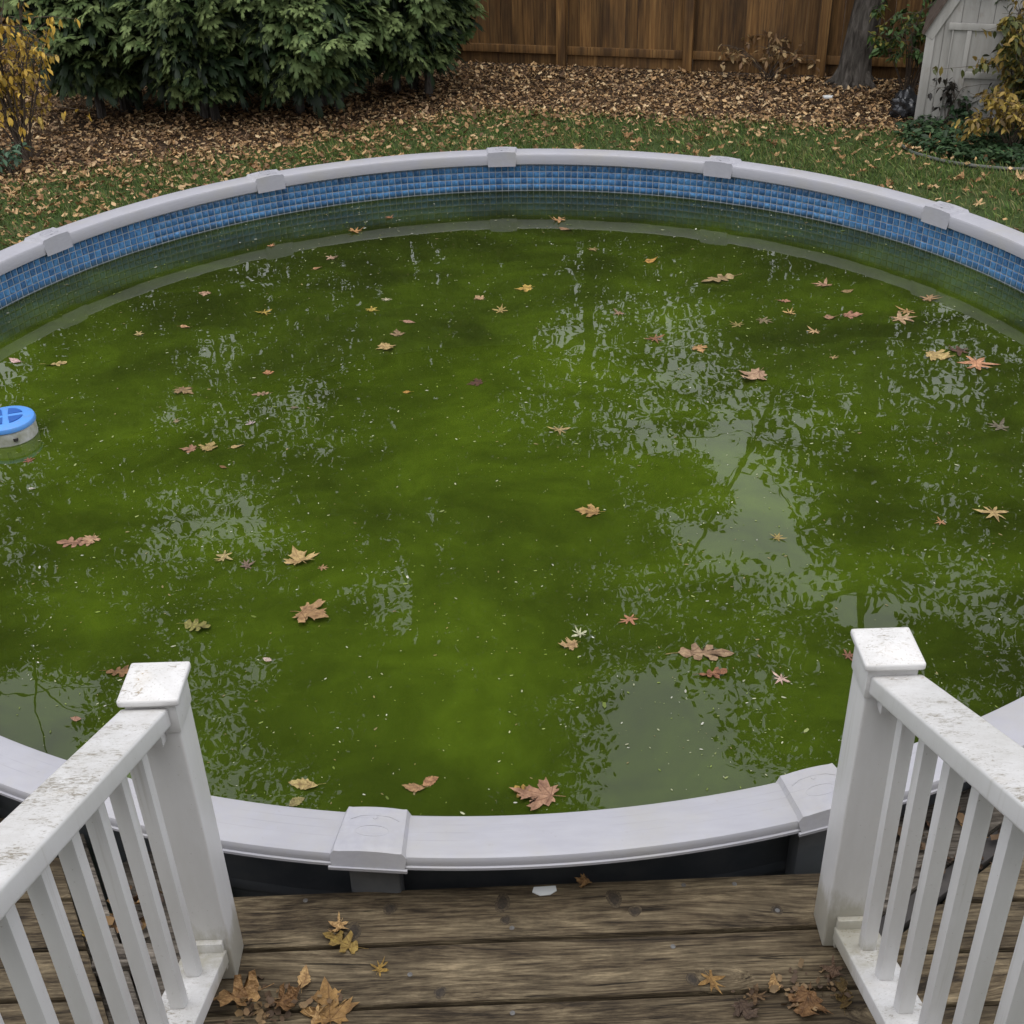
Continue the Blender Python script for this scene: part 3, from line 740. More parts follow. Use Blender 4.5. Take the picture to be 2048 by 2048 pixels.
# door
door = MB(); door.box((4.56, SY - .020, .05), (5.55, SY - .0015, .955)); door = door.build('door', 'shed', shed)
for lo, hi in (((4.52, .955), (5.60, 1.02)), ((4.745, .50), (5.40, .560)), ((4.745, .05), (5.40, .11))):
    mb = MB(); mb.box((lo[0], SY - .040, lo[1]), (hi[0], SY - .0205, hi[1])); mb.build('door_rail', 'shed', door, bevel=.003)
for x0, x1 in ((4.562, 4.572), (4.700, 4.743), (5.402, 5.46)):
    mb = MB(); mb.box((x0, SY - .037, .05), (x1, SY - .0205, .952)); mb.build('door_stile', 'shed', door, bevel=.002)
for x0 in (4.64, 4.90, 5.06, 5.22):
    mb = MB(); mb.box((x0, SY - .0225, .115), (x0 + .008, SY - .0203, .948)); mb.build('door_batten', 'shed', door)
shed.rotation_euler = (0, 0, math.radians(-20))

# ------------------------------------------------------------------ unseen building added behind the viewer to block sky light and bounce some forward
added_house = thing('added_house', 'unseen beige sided building added behind the viewer to block sky light', 'added_house', (0, -2.4, 0))
mb = MB(); mb.box((-8, -9.4, 0), (8, -2.42, 6.2)); mb.build('wall', 'siding', added_house)
mb = MB(); mb.box((-8, -.012, -.10), (8, .012, .10), Matrix.Translation((0, -2.4, 0)) @ Matrix.Rotation(.07, 4, 'X')); bd = mb.build('siding_board', 'siding', added_house, origin=(0, -2.4, 0))
for k in range(30):
    o = bd if k == 0 else bd.copy()
    if k: COL.objects.link(o); o.parent = added_house
    o.location = (0, 0, .12 + .2 * k)
mb = MB(); mb.add([(-8.5, -1.9, 6.1), (8.5, -1.9, 6.1), (8.5, -5.9, 8.3), (-8.5, -5.9, 8.3), (-8.5, -9.9, 6.1), (8.5, -9.9, 6.1)], [(0, 1, 2, 3), (3, 2, 5, 4)]); mb.build('roof', 'roof', added_house)
for x0, x1, z0, z1 in ((-4.4, -3.0, 3.1, 4.5), (3.0, 4.4, 3.1, 4.5)):
    mb = MB(); mb.box((x0, -2.40, z0), (x1, -2.34, z1)); wf = mb.build('window', 'pvc', added_house, bevel=.01)
    mb = MB(); mb.box((x0 + .09, -2.345, z0 + .09), (x1 - .09, -2.336, z1 - .09)); mb.build('pane', 'bag', wf)
mb = MB(); mb.box((-.9, -2.40, 1.95), (.9, -2.34, 4.05)); dr = mb.build('door', 'pvc', added_house, bevel=.01)
mb = MB(); mb.box((-.78, -2.345, 2.1), (.78, -2.336, 3.92)); mb.build('pane', 'bag', dr)

# ------------------------------------------------------------------ plants
def leaf_outline(kind):
    if kind == 'maple':
        h = [(.0, -.30), (.06, -.33), (.17, -.42), (.25, -.40), (.27, -.31), (.46, -.34), (.43, -.24), (.36, -.16), (.50, -.10), (.68, -.02), (.80, .09), (.64, .10), (.66, .25), (.50, .19), (.42, .22), (.27, .12), (.24, .16), (.30, .32), (.42, .45), (.30, .45), (.23, .58), (.16, .55), (.08, .72), (.0, .88)]
    elif kind == 'star':
        h = [(.0, -.22), (.05, -.26), (.20, -.46), (.33, -.52), (.26, -.34), (.17, -.18), (.30, -.14), (.55, -.10), (.85, .02), (.58, .10), (.36, .10), (.17, .06), (.17, .14), (.34, .34), (.48, .56), (.30, .48), (.16, .34), (.10, .30), (.08, .50), (.0, .90)]
    elif kind == 'oval':
        h = [(.0, -.60), (.10, -.52), (.20, -.40), (.30, -.30), (.33, -.16), (.42, -.05), (.37, .06), (.40, .18), (.31, .26), (.31, .38), (.20, .46), (.17, .58), (.07, .70), (.0, .84)]
    elif kind == 'oak':
        h = [(.0, -.62), (.07, -.56), (.22, -.52), (.26, -.42), (.10, -.30), (.14, -.22), (.36, -.22), (.44, -.08), (.32, -.02), (.13, .04), (.18, .14), (.40, .20), (.46, .36), (.30, .38), (.16, .40), (.22, .56), (.16, .70), (.0, .80)]
    return h + [(-x, y) for x, y in reversed(h[1:-1])]
def leaf_proto(name, kind, curl=.10, seed=0, stem=True, drop=None, fold=0.0):
    rn = random.Random(seed); out = leaf_outline(kind)
    sk, sl_, sr = rn.uniform(-.16, .16), rn.uniform(.78, 1.12), rn.uniform(.78, 1.12)
    out = [((x * (sl_ if x < 0 else sr) + sk * y) * rn.uniform(.88, 1.1), y * rn.uniform(.9, 1.1)) for x, y in out]
    if drop:   # a torn or half-sunk leaf: lobes on one side pulled in
        out = [(x * (drop if x * drop_sign(drop) > 0 else 1), y) for x, y in out]
    n = len(out); ph = rn.uniform(0, 6); c0 = (0, -.02)
    def z(x, y):
        r2 = x*x + y*y; a = math.atan2(y, x)
        return curl * r2 * (1 + .9 * math.sin(2 * a + ph)) + curl * .35 * math.sin(5 * x + ph) * math.sin(4 * y) + fold * abs(x)
    V = [(c0[0], c0[1], z(*c0))]
    for s in (.5, 1.0):
        V += [(c0[0] + (x - c0[0]) * s, c0[1] + (y - c0[1]) * s, z(c0[0] + (x - c0[0]) * s, c0[1] + (y - c0[1]) * s)) for x, y in out]
    F = [(0, 1 + i, 1 + (i+1) % n) for i in range(n)] + [(1 + i, 1 + n + i, 1 + n + (i+1) % n, 1 + (i+1) % n) for i in range(n)]
    mb = MB(); mb.add(V, F)
    if stem:
        y0 = out[0][1]; mb.tube([(0, y0 + .04, z(0, y0) + .008), (.02, y0 - .16, z(0, y0) + .02), (.06, y0 - .34, z(0, y0) + .012)], .012, 4)
    me = pydata(name, mb.v, mb.f); me.shade_smooth(); me.materials.append(MAT['leaf']); return me
def drop_sign(d): return 1
LP = {}
for i, kind in enumerate(('maple', 'star', 'oval', 'oak')):
    for q in range(5): LP[kind + 'v%d' % q] = leaf_proto('leaf', kind, (.04, .07, .10, .15, .20)[q], 200 + 7 * i + q)
    LP[kind] = leaf_proto('leaf', kind, .07, 3 + i)
    LP[kind + '2'] = leaf_proto('leaf', kind, .12, 23 + i)
    LP[kind + '_dry'] = leaf_proto('leaf', kind, .30, 43 + i)
    LP[kind + '_curl'] = leaf_proto('leaf', kind, .62, 63 + i, fold=.15)
    zmin = min(v.co.z for v in LP[kind + '_dry'].vertices)
def leaf_obj(name, kind, pos, size, yaw, col, tilt=(0, 0)):
    me = LP[kind]; o = link(bpy.data.objects.new(name, me))
    o.rotation_euler = (tilt[0], tilt[1], yaw); o.scale = (size,) * 3
    zm = min((o.rotation_euler.to_matrix() @ v.co).z for v in me.vertices) * size if abs(tilt[0]) + abs(tilt[1]) > 0 else min(v.co.z for v in me.vertices) * size
    o.location = (pos[0], pos[1], pos[2] - zm); o.color = (*col, 1); return o
TAN, BRN, DBR, ORG, YEL, RED, WHT, PNK, OLV, GRY = (.54, .38, .19), (.40, .26, .125), (.12, .065, .035), (.52, .32, .12), (.54, .39, .06), (.30, .14, .07), (.62, .61, .55), (.42, .29, .20), (.32, .24, .075), (.24, .19, .14)

# evergreen spray prototypes: a fan of drooping lobed fronds
def spray_proto(seed):
    rn = random.Random(seed); mb = MB()
    nf = 7
    for k in range(nf):
        a = math.radians(-82 + 164 * k / (nf - 1)) + rn.uniform(-.14, .14)
        L = (.135 + .085 * math.cos(a)) * rn.uniform(.85, 1.15); wd = rn.uniform(.021, .029)
        x0 = -.04 + .10 * math.cos(a) * rn.random(); zoff = rn.uniform(-.015, .03)
        def pt(t, side):
            r = L * t; x = x0 + r * math.cos(a * (1 - .15 * t)); y = r * math.sin(a * (1 - .15 * t))
            return Vector((x - side * math.sin(a), y + side * math.cos(a), zoff * t + .05 * t - .36 * r * r / .2 - .25 * abs(side)))
        # a blunt frond with two side fingers
        out = [(.0, -.006), (.30, -wd * .75), (.42, -wd * 1.35), (.62, -wd * 1.5), (.60, -wd * .62), (.78, -wd * 1.0), (.93, -wd * .8), (.86, -wd * .25), (1.05, 0),
               (.86, wd * .25), (.93, wd * .8), (.78, wd * 1.0), (.60, wd * .62), (.62, wd * 1.5), (.42, wd * 1.35), (.30, wd * .75), (.0, .006)]
        V = [pt(t, s_) for t, s_ in out] + [pt(.25, 0) + Vector((0, 0, .006)), pt(.66, 0) + Vector((0, 0, .006))]
        n = len(out); c0, c1 = n, n + 1
        F = [(0, 1, c0), (1, 2, c0), (2, 4, c0), (2, 3, 4), (4, c1, c0), (4, 5, c1), (5, 7, c1), (5, 6, 7), (7, 8, c1), (8, 9, c1), (9, 11, c1), (9, 10, 11), (11, 12, c1), (12, c0, c1), (12, 13, 14), (12, 14, c0), (14, 15, c0), (15, 16, c0)]
        mb.add(V, F)
    return mb
SPR = []
for s in range(4):
    mb = spray_proto(100 + s); me = pydata('spray', mb.v, mb.f); me.shade_smooth(); me.materials.append(MAT['spray']); SPR.append((me, mb))
def evergreen(x, y, rx, ry, zlow, label, lowfn=None):
    t = thing('evergreen_shrub', label, 'shrub', (x, y, 0), 'row of cedar shrubs on the left')
    mb = MB()
    for k in range(4):
        a = random.uniform(0, 6.28); r = random.uniform(.05, .28)
        p0 = Vector((x + r * math.cos(a), y + r * math.sin(a), -.01))
        pts = [p0 + Vector((random.uniform(-.1, .1) * q, random.uniform(-.1, .1) * q, q)) for q in (0, .5, 1.1, 1.9, 2.8)]
        mb.tube(pts, [.055, .048, .04, .028, .012], 7)
    mb.build('trunk', 'bark', t, smooth=True)
    # inner and upper foliage as one mesh
    n = 900
    th = RNG.uniform(0, 2*PI, n); zz = RNG.uniform(zlow + .05, 3.3, n)
    prof = np.clip(1.0 - np.maximum(0, zz - 1.3) / 2.6, .1, 1) * np.clip(.62 + (zz - zlow) * .75, 0, 1)
    rr = np.sqrt(RNG.uniform(.30, .98, n)) * prof
    rr = np.where(zz < 1.7, rr * .86, rr)
    P = np.stack([x + rx * rr * np.cos(th), y + ry * rr * np.sin(th), zz], -1)
    R = rots(th + RNG.normal(0, .5, n), RNG.normal(.45, .3, n), RNG.normal(0, .5, n))
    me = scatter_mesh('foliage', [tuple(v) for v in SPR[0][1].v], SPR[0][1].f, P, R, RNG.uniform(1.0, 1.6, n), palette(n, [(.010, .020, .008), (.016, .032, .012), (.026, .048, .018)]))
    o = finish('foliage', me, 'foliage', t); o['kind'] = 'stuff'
    # outer sprays, each a part
    m = 0
    while m < 300:
        th = random.gauss(-PI/2, 1.0); z = random.uniform(zlow, 1.62)
        prof = min(1, .60 + (z - zlow) * .72)
        lump = 1 + .20 * math.sin(3 * th + x * 5) * math.sin(5.5 * z + x * 3) + .07 * math.sin(7 * th + 9 * z)
        rr = prof * lump * random.uniform(.86, 1.04)
        p = Vector((x + rx * rr * math.cos(th), y + ry * rr * math.sin(th), z))
        if p.z < .10: continue
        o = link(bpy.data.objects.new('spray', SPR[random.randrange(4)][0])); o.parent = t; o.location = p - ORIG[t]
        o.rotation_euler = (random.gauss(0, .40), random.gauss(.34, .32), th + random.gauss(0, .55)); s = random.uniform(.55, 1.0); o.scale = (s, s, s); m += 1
    return t
evergreen(-4.40, 14.25, .82, .85, .40, 'dark green evergreen shrub nearest the yellow bush, leftmost of the row')
evergreen(-3.25, 14.05, .80, .95, .36, 'evergreen shrub second from the yellow bush, with broad drooping sprays')
evergreen(-2.10, 14.15, .82, 1.0, .34, 'evergreen shrub third from the yellow bush, with low hanging sprays')
evergreen(-1.05, 14.75, .74, .85, .42, 'evergreen shrub at the right end of the row, against the fence')

def oval_leaf(L=1.0, W=.45, fold=.12):
    V = [(0, 0, 0), (.28*L, -W*.42, fold*.5), (.28*L, W*.42, fold*.5), (.6*L, -W*.46, fold*.4), (.6*L, W*.46, fold*.4), (1.0*L, 0, -.10), (.3*L, 0, 0), (.62*L, 0, -.03)]
    F = [(0, 1, 6), (0, 6, 2), (1, 3, 7, 6), (6, 7, 4, 2), (3, 5, 7), (7, 5, 4)]
    return V, F
OV, OF = oval_leaf()
yl_me = pydata('leaf', OV, OF); yl_me.materials.append(MAT['yleaf']); yl_me.shade_smooth()
def twig_shrub(name, label, cat, base, h, spread, nst, nleaf, cols, lsize, single=False, lean=(0, 0), zmin=.05, droop=.9, thick=.012, group=None, clump=5, low=False):
    t = thing(name, label, cat, base, group); B = Vector(base); mb = MB(); tips = []
    for k in range(nst):
        a = 2*PI*k/nst + random.uniform(-.4, .4); r = spread * random.uniform(.35, 1)
        top = B + Vector((r * math.cos(a) + lean[0], r * math.sin(a) * .7 + lean[1], h * random.uniform(.55, 1)))
        mid = B.lerp(top, .5) + Vector((random.uniform(-.1, .1), random.uniform(-.1, .1), h * .10))
        pts = [B + Vector((random.uniform(-.06, .06), random.uniform(-.06, .06), -.005)), B.lerp(mid, .5) + Vector((0, 0, .02)), mid, mid.lerp(top, .55) + Vector((0, 0, .05)), top]
        mb.tube(pts, [thick, thick*.8, thick*.65, thick*.45, thick*.2], 5)
        for q in range(9 if low else 5):
            s = random.uniform(0 if low else .35, 1); b = pts[2].lerp(top, (s - .35) / .65) if s > .35 else pts[1].lerp(pts[2], s / .35); e = b + Vector((random.gauss(0, .16), random.gauss(0, .12), random.gauss(.02, .10))) * (h ** .5)
            e.z = max(e.z, zmin); mb.tube([b, b.lerp(e, .5) + Vector((0, 0, .02)), e], [thick*.35, thick*.25, thick*.12], 4); tips.append((b, e))
    mb.build('stem', 'twig', t, smooth=True)
    P = []; Y = []
    while len(P) < nleaf:
        b, e = random.choice(tips); a0 = random.uniform(0, 6.28)
        for q in range(random.randint(2, clump)):
            p = b.lerp(e, random.uniform(.3, 1.05)) + Vector((random.gauss(0, .02), random.gauss(0, .02), random.gauss(0, .02)))
            if p.z > zmin: P.append(p); Y.append(random.uniform(0, 6.28))
    P, Y = P[:nleaf], Y[:nleaf]
    if single:
        for p, y in list(zip(P, Y))[:300]:
            o = link(bpy.data.objects.new('leaf', yl_me)); o.parent = t; o.location = p - ORIG[t]
            o.rotation_euler = (random.gauss(0, .5), random.gauss(droop, .35), y); s = lsize * random.uniform(.7, 1.2); o.scale = (s, s, s)
        P, Y = P[300:], Y[300:]
    if P:
        n = len(P); me = scatter_mesh('foliage', OV, OF, np.array([tuple(p) for p in P]), rots(np.array(Y), RNG.normal(droop, .4, n), RNG.normal(0, .5, n)), lsize * RNG.uniform(.7, 1.25, n), palette(n, cols))
        o = finish('foliage', me, 'foliage', t); o['kind'] = 'stuff'
    return t
twig_shrub('brown_shrub', 'tall shrub with withered brown leaves in the far left corner', 'shrub', (-6.5, 15.6, 0), 1.9, .95, 16, 2200, [(.12, .065, .025), (.08, .045, .02), (.18, .10, .035), (.05, .03, .015)], .10, zmin=.05, droop=.8, thick=.014)
YC = [(.60, .40, .07), (.50, .32, .05), (.40, .28, .06)]
twig_shrub('yellow_shrub', 'shrub with bright yellow autumn leaves at the left edge of the yard', 'shrub', tuple(at(48, 304, 0)), 1.75, .60, 24, 900, YC, .080, True, low=True, zmin=.15, droop=1.0)
twig_shrub('ground_plant', 'low blue green leafy plant below the yellow shrub', 'plant', tuple(at(22, 330, 0)), .32, .26, 8, 130, [(.05, .10, .06), (.07, .13, .08)], .085, zmin=.03, droop=.2, thick=.006)
twig_shrub('dry_shrub', 'dry bare shrub with curled tan leaves in front of the fence', 'shrub', tuple(at(1450, 150, 0)), .50, .68, 13, 230, [(.24, .15, .07), (.17, .10, .05), (.30, .21, .10)], .085, zmin=.05, droop=.8, thick=.007)
twig_shrub('green_shrub', 'green shrub with some yellowing leaves beside the left wall of the shed', 'shrub', (4.52, 13.75, 0), 1.25, .48, 12, 900, [(.045, .085, .025), (.06, .11, .03), (.035, .065, .02), (.16, .15, .03)], .085, zmin=.10, droop=.6, thick=.010)
twig_shrub('vine_shrub', 'tangled shrub with yellow green leaves in front of the shed', 'shrub', tuple(at(1946, 262, 0)), 1.45, .74, 30, 3600, [(.22, .17, .035), (.13, .13, .035), (.08, .09, .025), (.28, .19, .05), (.05, .06, .02)], .085, lean=(.1, .0), low=True, zmin=.04, droop=.7, thick=.010)
twig_shrub('low_shrub', 'low spreading shrub with yellow leaves in front of the dark bush at the right edge', 'shrub', tuple(at(1900, 287, 0)), .62, .55, 16, 900, [(.30, .22, .045), (.22, .15, .035), (.36, .25, .06), (.12, .08, .03)], .075, zmin=.03, droop=.6, thick=.007)
twig_shrub('dark_shrub', 'dark leafy bush at the right edge of the yard behind the yellow green shrub', 'shrub', tuple(at(1958, 238, 0)), 1.6, .62, 18, 2600, [(.020, .035, .012), (.03, .05, .016), (.014, .022, .01)], .10, zmin=.05, droop=.6, thick=.012)
twig_shrub('dark_weed', 'thin dark withered weed standing against the white shed wall', 'weed', tuple(at(1775, 236, 0) + Vector((0, -.12, 0))), .50, .17, 6, 110, [(.018, .016, .014), (.03, .026, .02)], .075, zmin=.03, droop=.9, thick=.006)
twig_shrub('fern_clump', 'small dark green leafy clump at the foot of the shed door', 'plant', tuple(at(1815, 240, 0)), .34, .22, 10, 260, [(.022, .050, .020), (.035, .07, .028)], .085, zmin=.02, droop=.3, thick=.005)

# ground cover of small green leaves by the shed
def in_poly(x, y, poly):
    c = np.zeros(len(x), bool); j = len(poly) - 1
    for i in range(len(poly)):
        xi, yi = poly[i]; xj, yj = poly[j]
        c ^= ((yi > y) != (yj > y)) & (x < (xj - xi) * (y - yi) / (yj - yi + 1e-12) + xi); j = i
    return c
ivy_poly = [tuple(at(a, b, 0)[:2]) for a, b in ((1690, 262), (1722, 236), (1760, 236), (1850, 236), (1960, 230), (2060, 260), (2060, 325), (1930, 318), (1840, 312), (1760, 295), (1715, 283))]
n = 5200
xs = RNG.uniform(min(p[0] for p in ivy_poly), max(p[0] for p in ivy_poly), n); ysn = RNG.uniform(min(p[1] for p in ivy_poly), max(p[1] for p in ivy_poly), n)
k = in_poly(xs, ysn, ivy_poly); xs, ysn = xs[k], ysn[k]; n = len(xs)
me = scatter_mesh('ground_cover', OV, OF, np.stack([xs, ysn, RNG.uniform(.01, .11, n)], -1), rots(RNG.uniform(0, 2*PI, n), RNG.normal(.1, .35, n), RNG.normal(0, .35, n)), RNG.uniform(.05, .10, n), palette(n, [(.025, .055, .022), (.035, .075, .028), (.05, .09, .035), (.02, .04, .016)]))
tag(finish('ground_cover', me, 'foliage'), 'dark green ivy ground cover at the foot of the shed', 'ground cover', kind='stuff')

# ------------------------------------------------------------------ trees (one trunk stands in view, all are mirrored in the water)
def tree(label, base, crowns, trunk_r, h, nleaf, cols, lsize=.20, limbs=9, lean=(0, 0)):
    t = thing('tree', label, 'tree', base); B = Vector(base); mb = MB()
    top = B + Vector((lean[0], lean[1], h))
    pts = [B + Vector((0, 0, -.02)), B + Vector((0, 0, .10)), B + Vector((.0, 0, .35)), B.lerp(top, .12), B.lerp(top, .35) + Vector((.1, 0, 0)), B.lerp(top, .65), top]
    mb.tube(pts, [trunk_r*1.5, trunk_r*1.22, trunk_r*1.05, trunk_r, trunk_r*.82, trunk_r*.5, trunk_r*.15], 18)
    for k in range(5):
        a = 2*PI*k/5 + .4; d = Vector((math.cos(a), math.sin(a), 0))
        mb.tube([B + d*trunk_r*.7 + Vector((0, 0, .20)), B + d*trunk_r*1.3 + Vector((0, 0, .06)), B + d*trunk_r*2.2 + Vector((0, 0, -.02))], [trunk_r*.42, trunk_r*.30, trunk_r*.1], 8)
    mb.build('trunk', 'bark', t, smooth=True)
    lb = MB()
    for k in range(limbs):
        cx, cy, cz, rx, ry, rz = crowns[k % len(crowns)]
        s = random.uniform(.25, .9); p = B.lerp(top, s)
        a = random.uniform(0, 6.28)
        e = Vector((B.x + cx + rx * .8 * math.cos(a), B.y + cy + ry * .8 * math.sin(a), min(h * 1.05, max(p.z + .6, cz + rz * random.uniform(-.5, .7)))))
        m_ = p.lerp(e, .5) + Vector((random.uniform(-.3, .3), random.uniform(-.3, .3), .35))
        lb.tube([p, m_, e], [trunk_r*.32, trunk_r*.2, .015], 6)
        for q in range(4):
            b2 = m_.lerp(e, random.random()); e2 = b2 + Vector((random.gauss(0, .9), random.gauss(0, .9), random.gauss(.1, .7)))
            lb.tube([b2, b2.lerp(e2, .5) + Vector((0, 0, .1)), e2], [trunk_r*.10, trunk_r*.06, .006], 4)
    lb.build('limb', 'bark', t, smooth=True)
    PP = []
    tot = sum(c[3]*c[5] for c in crowns)
    for cx, cy, cz, rx, ry, rz in crowns:
        nn = int(nleaf * rx * rz / tot)
        nc = max(12, nn // 330)                     # leaf clumps
        d = RNG.normal(size=(nc, 3)); d /= np.linalg.norm(d, axis=1)[:, None]
        cc = d * (RNG.uniform(.12, 1, (nc, 1)) ** .42) * np.array([rx, ry, rz])
        cs = RNG.uniform(.65, 1.25, nc)
        idx = RNG.integers(0, nc, nn)
        bd_ = RNG.normal(size=(nn, 3)); bd_ *= (RNG.random((nn, 1)) ** .40) / np.linalg.norm(bd_, axis=1)[:, None]
        PP.append(cc[idx] + bd_ * cs[idx][:, None] * np.array([1.0, 1.0, .70]) + np.array([B.x + cx, B.y + cy, cz]))
    P = np.concatenate(PP); n = len(P)
    lv = [(0, 0, 0), (.45, -.28, .05), (1, 0, -.05), (.45, .28, .05)]
    me = scatter_mesh('crown', lv, [(0, 1, 2), (0, 2, 3)], P, rots(RNG.uniform(0, 2*PI, n), RNG.normal(.3, .5, n), RNG.normal(0, .6, n)), lsize * RNG.uniform(.6, 1.3, n), palette(n, cols, .3))
    o = finish('crown', me, 'crown', t); o['kind'] = 'stuff'
    return t
GC = [(.045, .075, .02), (.06, .085, .02), (.035, .06, .018), (.10, .085, .02)]
tree('grey barked tree trunk standing in front of the fence beside the shed', (4.13, 14.55, 0), [(3.1, 1.2, 12.6, 2.9, 2.8, 4.7), (4.9, 1.5, 7.6, 2.2, 2.2, 2.2), (-.7, 1.0, 10.9, 1.6, 1.4, .8), (.95, .2, 6.6, 1.25, 1.2, 3.2)], .165, 13, 40000, GC, .15, lean=(1.6, .6))
tree('tall leafy tree beyond the fence mirrored in the middle of the water', (-1.9, 19.5, 0), [(0, -.5, 12.4, 3.6, 3.6, 9.4), (.6, -1.5, 18.0, 2.6, 2.6, 3.6)], .30, 20, 100000, GC, .16)
tree('leafy tree beyond the fence mirrored at the right of the water', (13.0, 19, 0), [(0, 0, 8.5, 4.0, 3.8, 7.6)], .26, 15, 36000, GC, .16)
tree('leafy tree beyond the fence mirrored at the left of the water', (-10.5, 20.5, 0), [(0, 0, 8, 5.2, 4, 7.6), (3.2, -.5, 13.2, 2.1, 2.2, 5.2)], .20, 15, 70000, GC, .16)
tree('far leafy tree behind the fence between the taller trees', (1.8, 25, 0), [(0, 0, 9.0, 4.3, 3.6, 10.3), (0, -2, 4.5, 4.0, 2.6, 3.6)], .20, 17, 85000, GC, .17)
tree('far leafy tree behind the left evergreens', (-7.0, 27, 0), [(0, 0, 7.5, 5.0, 3.6, 8.4), (0, -2, 4.0, 4.6, 2.6, 3.4)], .20, 14, 75000, GC, .17)
tree('far leafy tree behind the shed', (9.5, 26, 0), [(0, 0, 6.4, 4.8, 3.6, 6.4), (0, -2, 4.0, 4.6, 2.6, 3.4)], .20, 12, 50000, GC, .17)

# ------------------------------------------------------------------ grass and litter
n = 130000
xs = RNG.uniform(-7.2, 6.6, n); ysn = RNG.uniform(7.0, 14.2, n)
bl = np.interp(xs, BX, BY) + RNG.normal(0, .14, n)
dens = np.clip(.62 + .9 * np.sin(xs * 2.1 + np.sin(ysn * 1.7) * 1.4) * np.sin(ysn * 2.6 + xs) , .45, 1)
k = (ysn < bl) & (np.hypot(xs - CX, ysn - CY) > 2.84) & (RNG.random(n) < dens) & ~in_poly(xs, ysn, ivy_poly)
xs, ysn = xs[k], ysn[k]; n = len(xs)
gv = [(-.5, 0, 0), (.5, 0, 0), (.34, .25, .55), (.0, .75, 1.0)]
gvs = [(x * .10, y * .8, z) for x, y, z in gv]
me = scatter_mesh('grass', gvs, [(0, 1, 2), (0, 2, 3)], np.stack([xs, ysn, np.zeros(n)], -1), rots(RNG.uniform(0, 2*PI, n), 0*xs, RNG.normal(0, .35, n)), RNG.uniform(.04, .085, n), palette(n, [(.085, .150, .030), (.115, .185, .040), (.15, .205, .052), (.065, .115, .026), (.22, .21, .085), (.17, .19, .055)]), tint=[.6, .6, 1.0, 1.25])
tag(finish('grass', me, 'grass'), 'green lawn grass around the far side of the pool', 'grass', kind='stuff')

lv = [(0, 0, .10), (.30, -.34, .22), (.78, -.30, .02), (1.0, .02, .20), (.74, .32, .05), (.26, .36, .26), (.5, 0, .0)]
lf = [(0, 1, 6), (1, 2, 6), (2, 3, 6), (3, 4, 6), (4, 5, 6), (5, 0, 6)]
def litter(name, label, n, xr, yr, keep, cols, size, zr, var=.3):
    xs = RNG.uniform(*xr, n); ysn = RNG.uniform(*yr, n); k = keep(xs, ysn); xs, ysn = xs[k], ysn[k]; n = len(xs)
    RR = rots(RNG.uniform(0, 2*PI, n), RNG.normal(0, .38, n), RNG.normal(0, .38, n)); RR[:, :, 1] *= RNG.uniform(.22, 1.0, n)[:, None]
    me = scatter_mesh(name, lv, lf, np.stack([xs, ysn, RNG.uniform(zr[0], zr[1], n)], -1), RR, RNG.uniform(size[0], size[1], n), palette(n, cols, var))
    tag(finish(name, me, 'litter'), label, 'leaf litter', kind='stuff')
BL = [(.33, .20, .092), (.23, .135, .06), (.43, .285, .14), (.11, .064, .033), (.50, .37, .21), (.26, .17, .095), (.15, .088, .042)]
off = lambda x: np.interp(x, BX, BY)
litter('leaf_litter', 'brown fallen leaves and wood chips covering the bed along the fence', 80000, (-9, 7), (11.2, 18.5), lambda x, y: (y > off(x) - .05 + RNG.normal(0, .12, len(x))) & (y < 16.30 - (x + .28) * .3195), BL, (.025, .075), (.002, .035))
# leaf drift that thins out over the lawn
litter('lawn_leaves', 'thin scatter of small tan fallen leaves over the lawn', 36000, (-7, 6.5), (7.2, 14),
       lambda x, y: (y < off(x) + .1) & (np.hypot(x - CX, y - CY) > 2.95) & (RNG.random(len(x)) < np.clip(.10 + 1.05 * np.exp(-(off(x) - y) / (.55 + 1.1 * np.clip(-x / 3.5 + .35, 0, 1))), 0, 1) * np.where(x < 1.0, .9, .62)),
       [(.37, .235, .11), (.29, .17, .075), (.44, .30, .16), (.21, .12, .055), (.14, .08, .04)], (.030, .085), (.014, .052))
mm = 0; tries = 0
while mm < 300 and tries < 20000:
    tries += 1
    x, y = random.uniform(-4.6, 5.2), random.uniform(7.4, 12.6)
    if y > bed_y(x) - .25 or math.hypot(x - CX, y - CY) < 3.0: continue
    if random.random() > (.9 if x < -1 else .55): continue
    px_, py_, _k = pix((x, y, .04))
    if not (5 < px_ < 2043 and 5 < py_ < 2043): continue
    o = leaf_obj('fallen_leaf', random.choice(('maple_dry', 'maple_curl', 'star_dry', 'oak_curl', 'oval_curl')), (x, y, .035), random.uniform(.050, .088), random.uniform(0, 6.28), random.choice(((.52, .36, .19), (.42, .27, .13), (.60, .44, .25), (.34, .205, .10))), (random.gauss(0, .25), random.gauss(0, .25)))
    tag(o, 'dry tan leaf lying on the grass behind the pool', 'leaf', 'fallen leaves on the lawn'); mm += 1

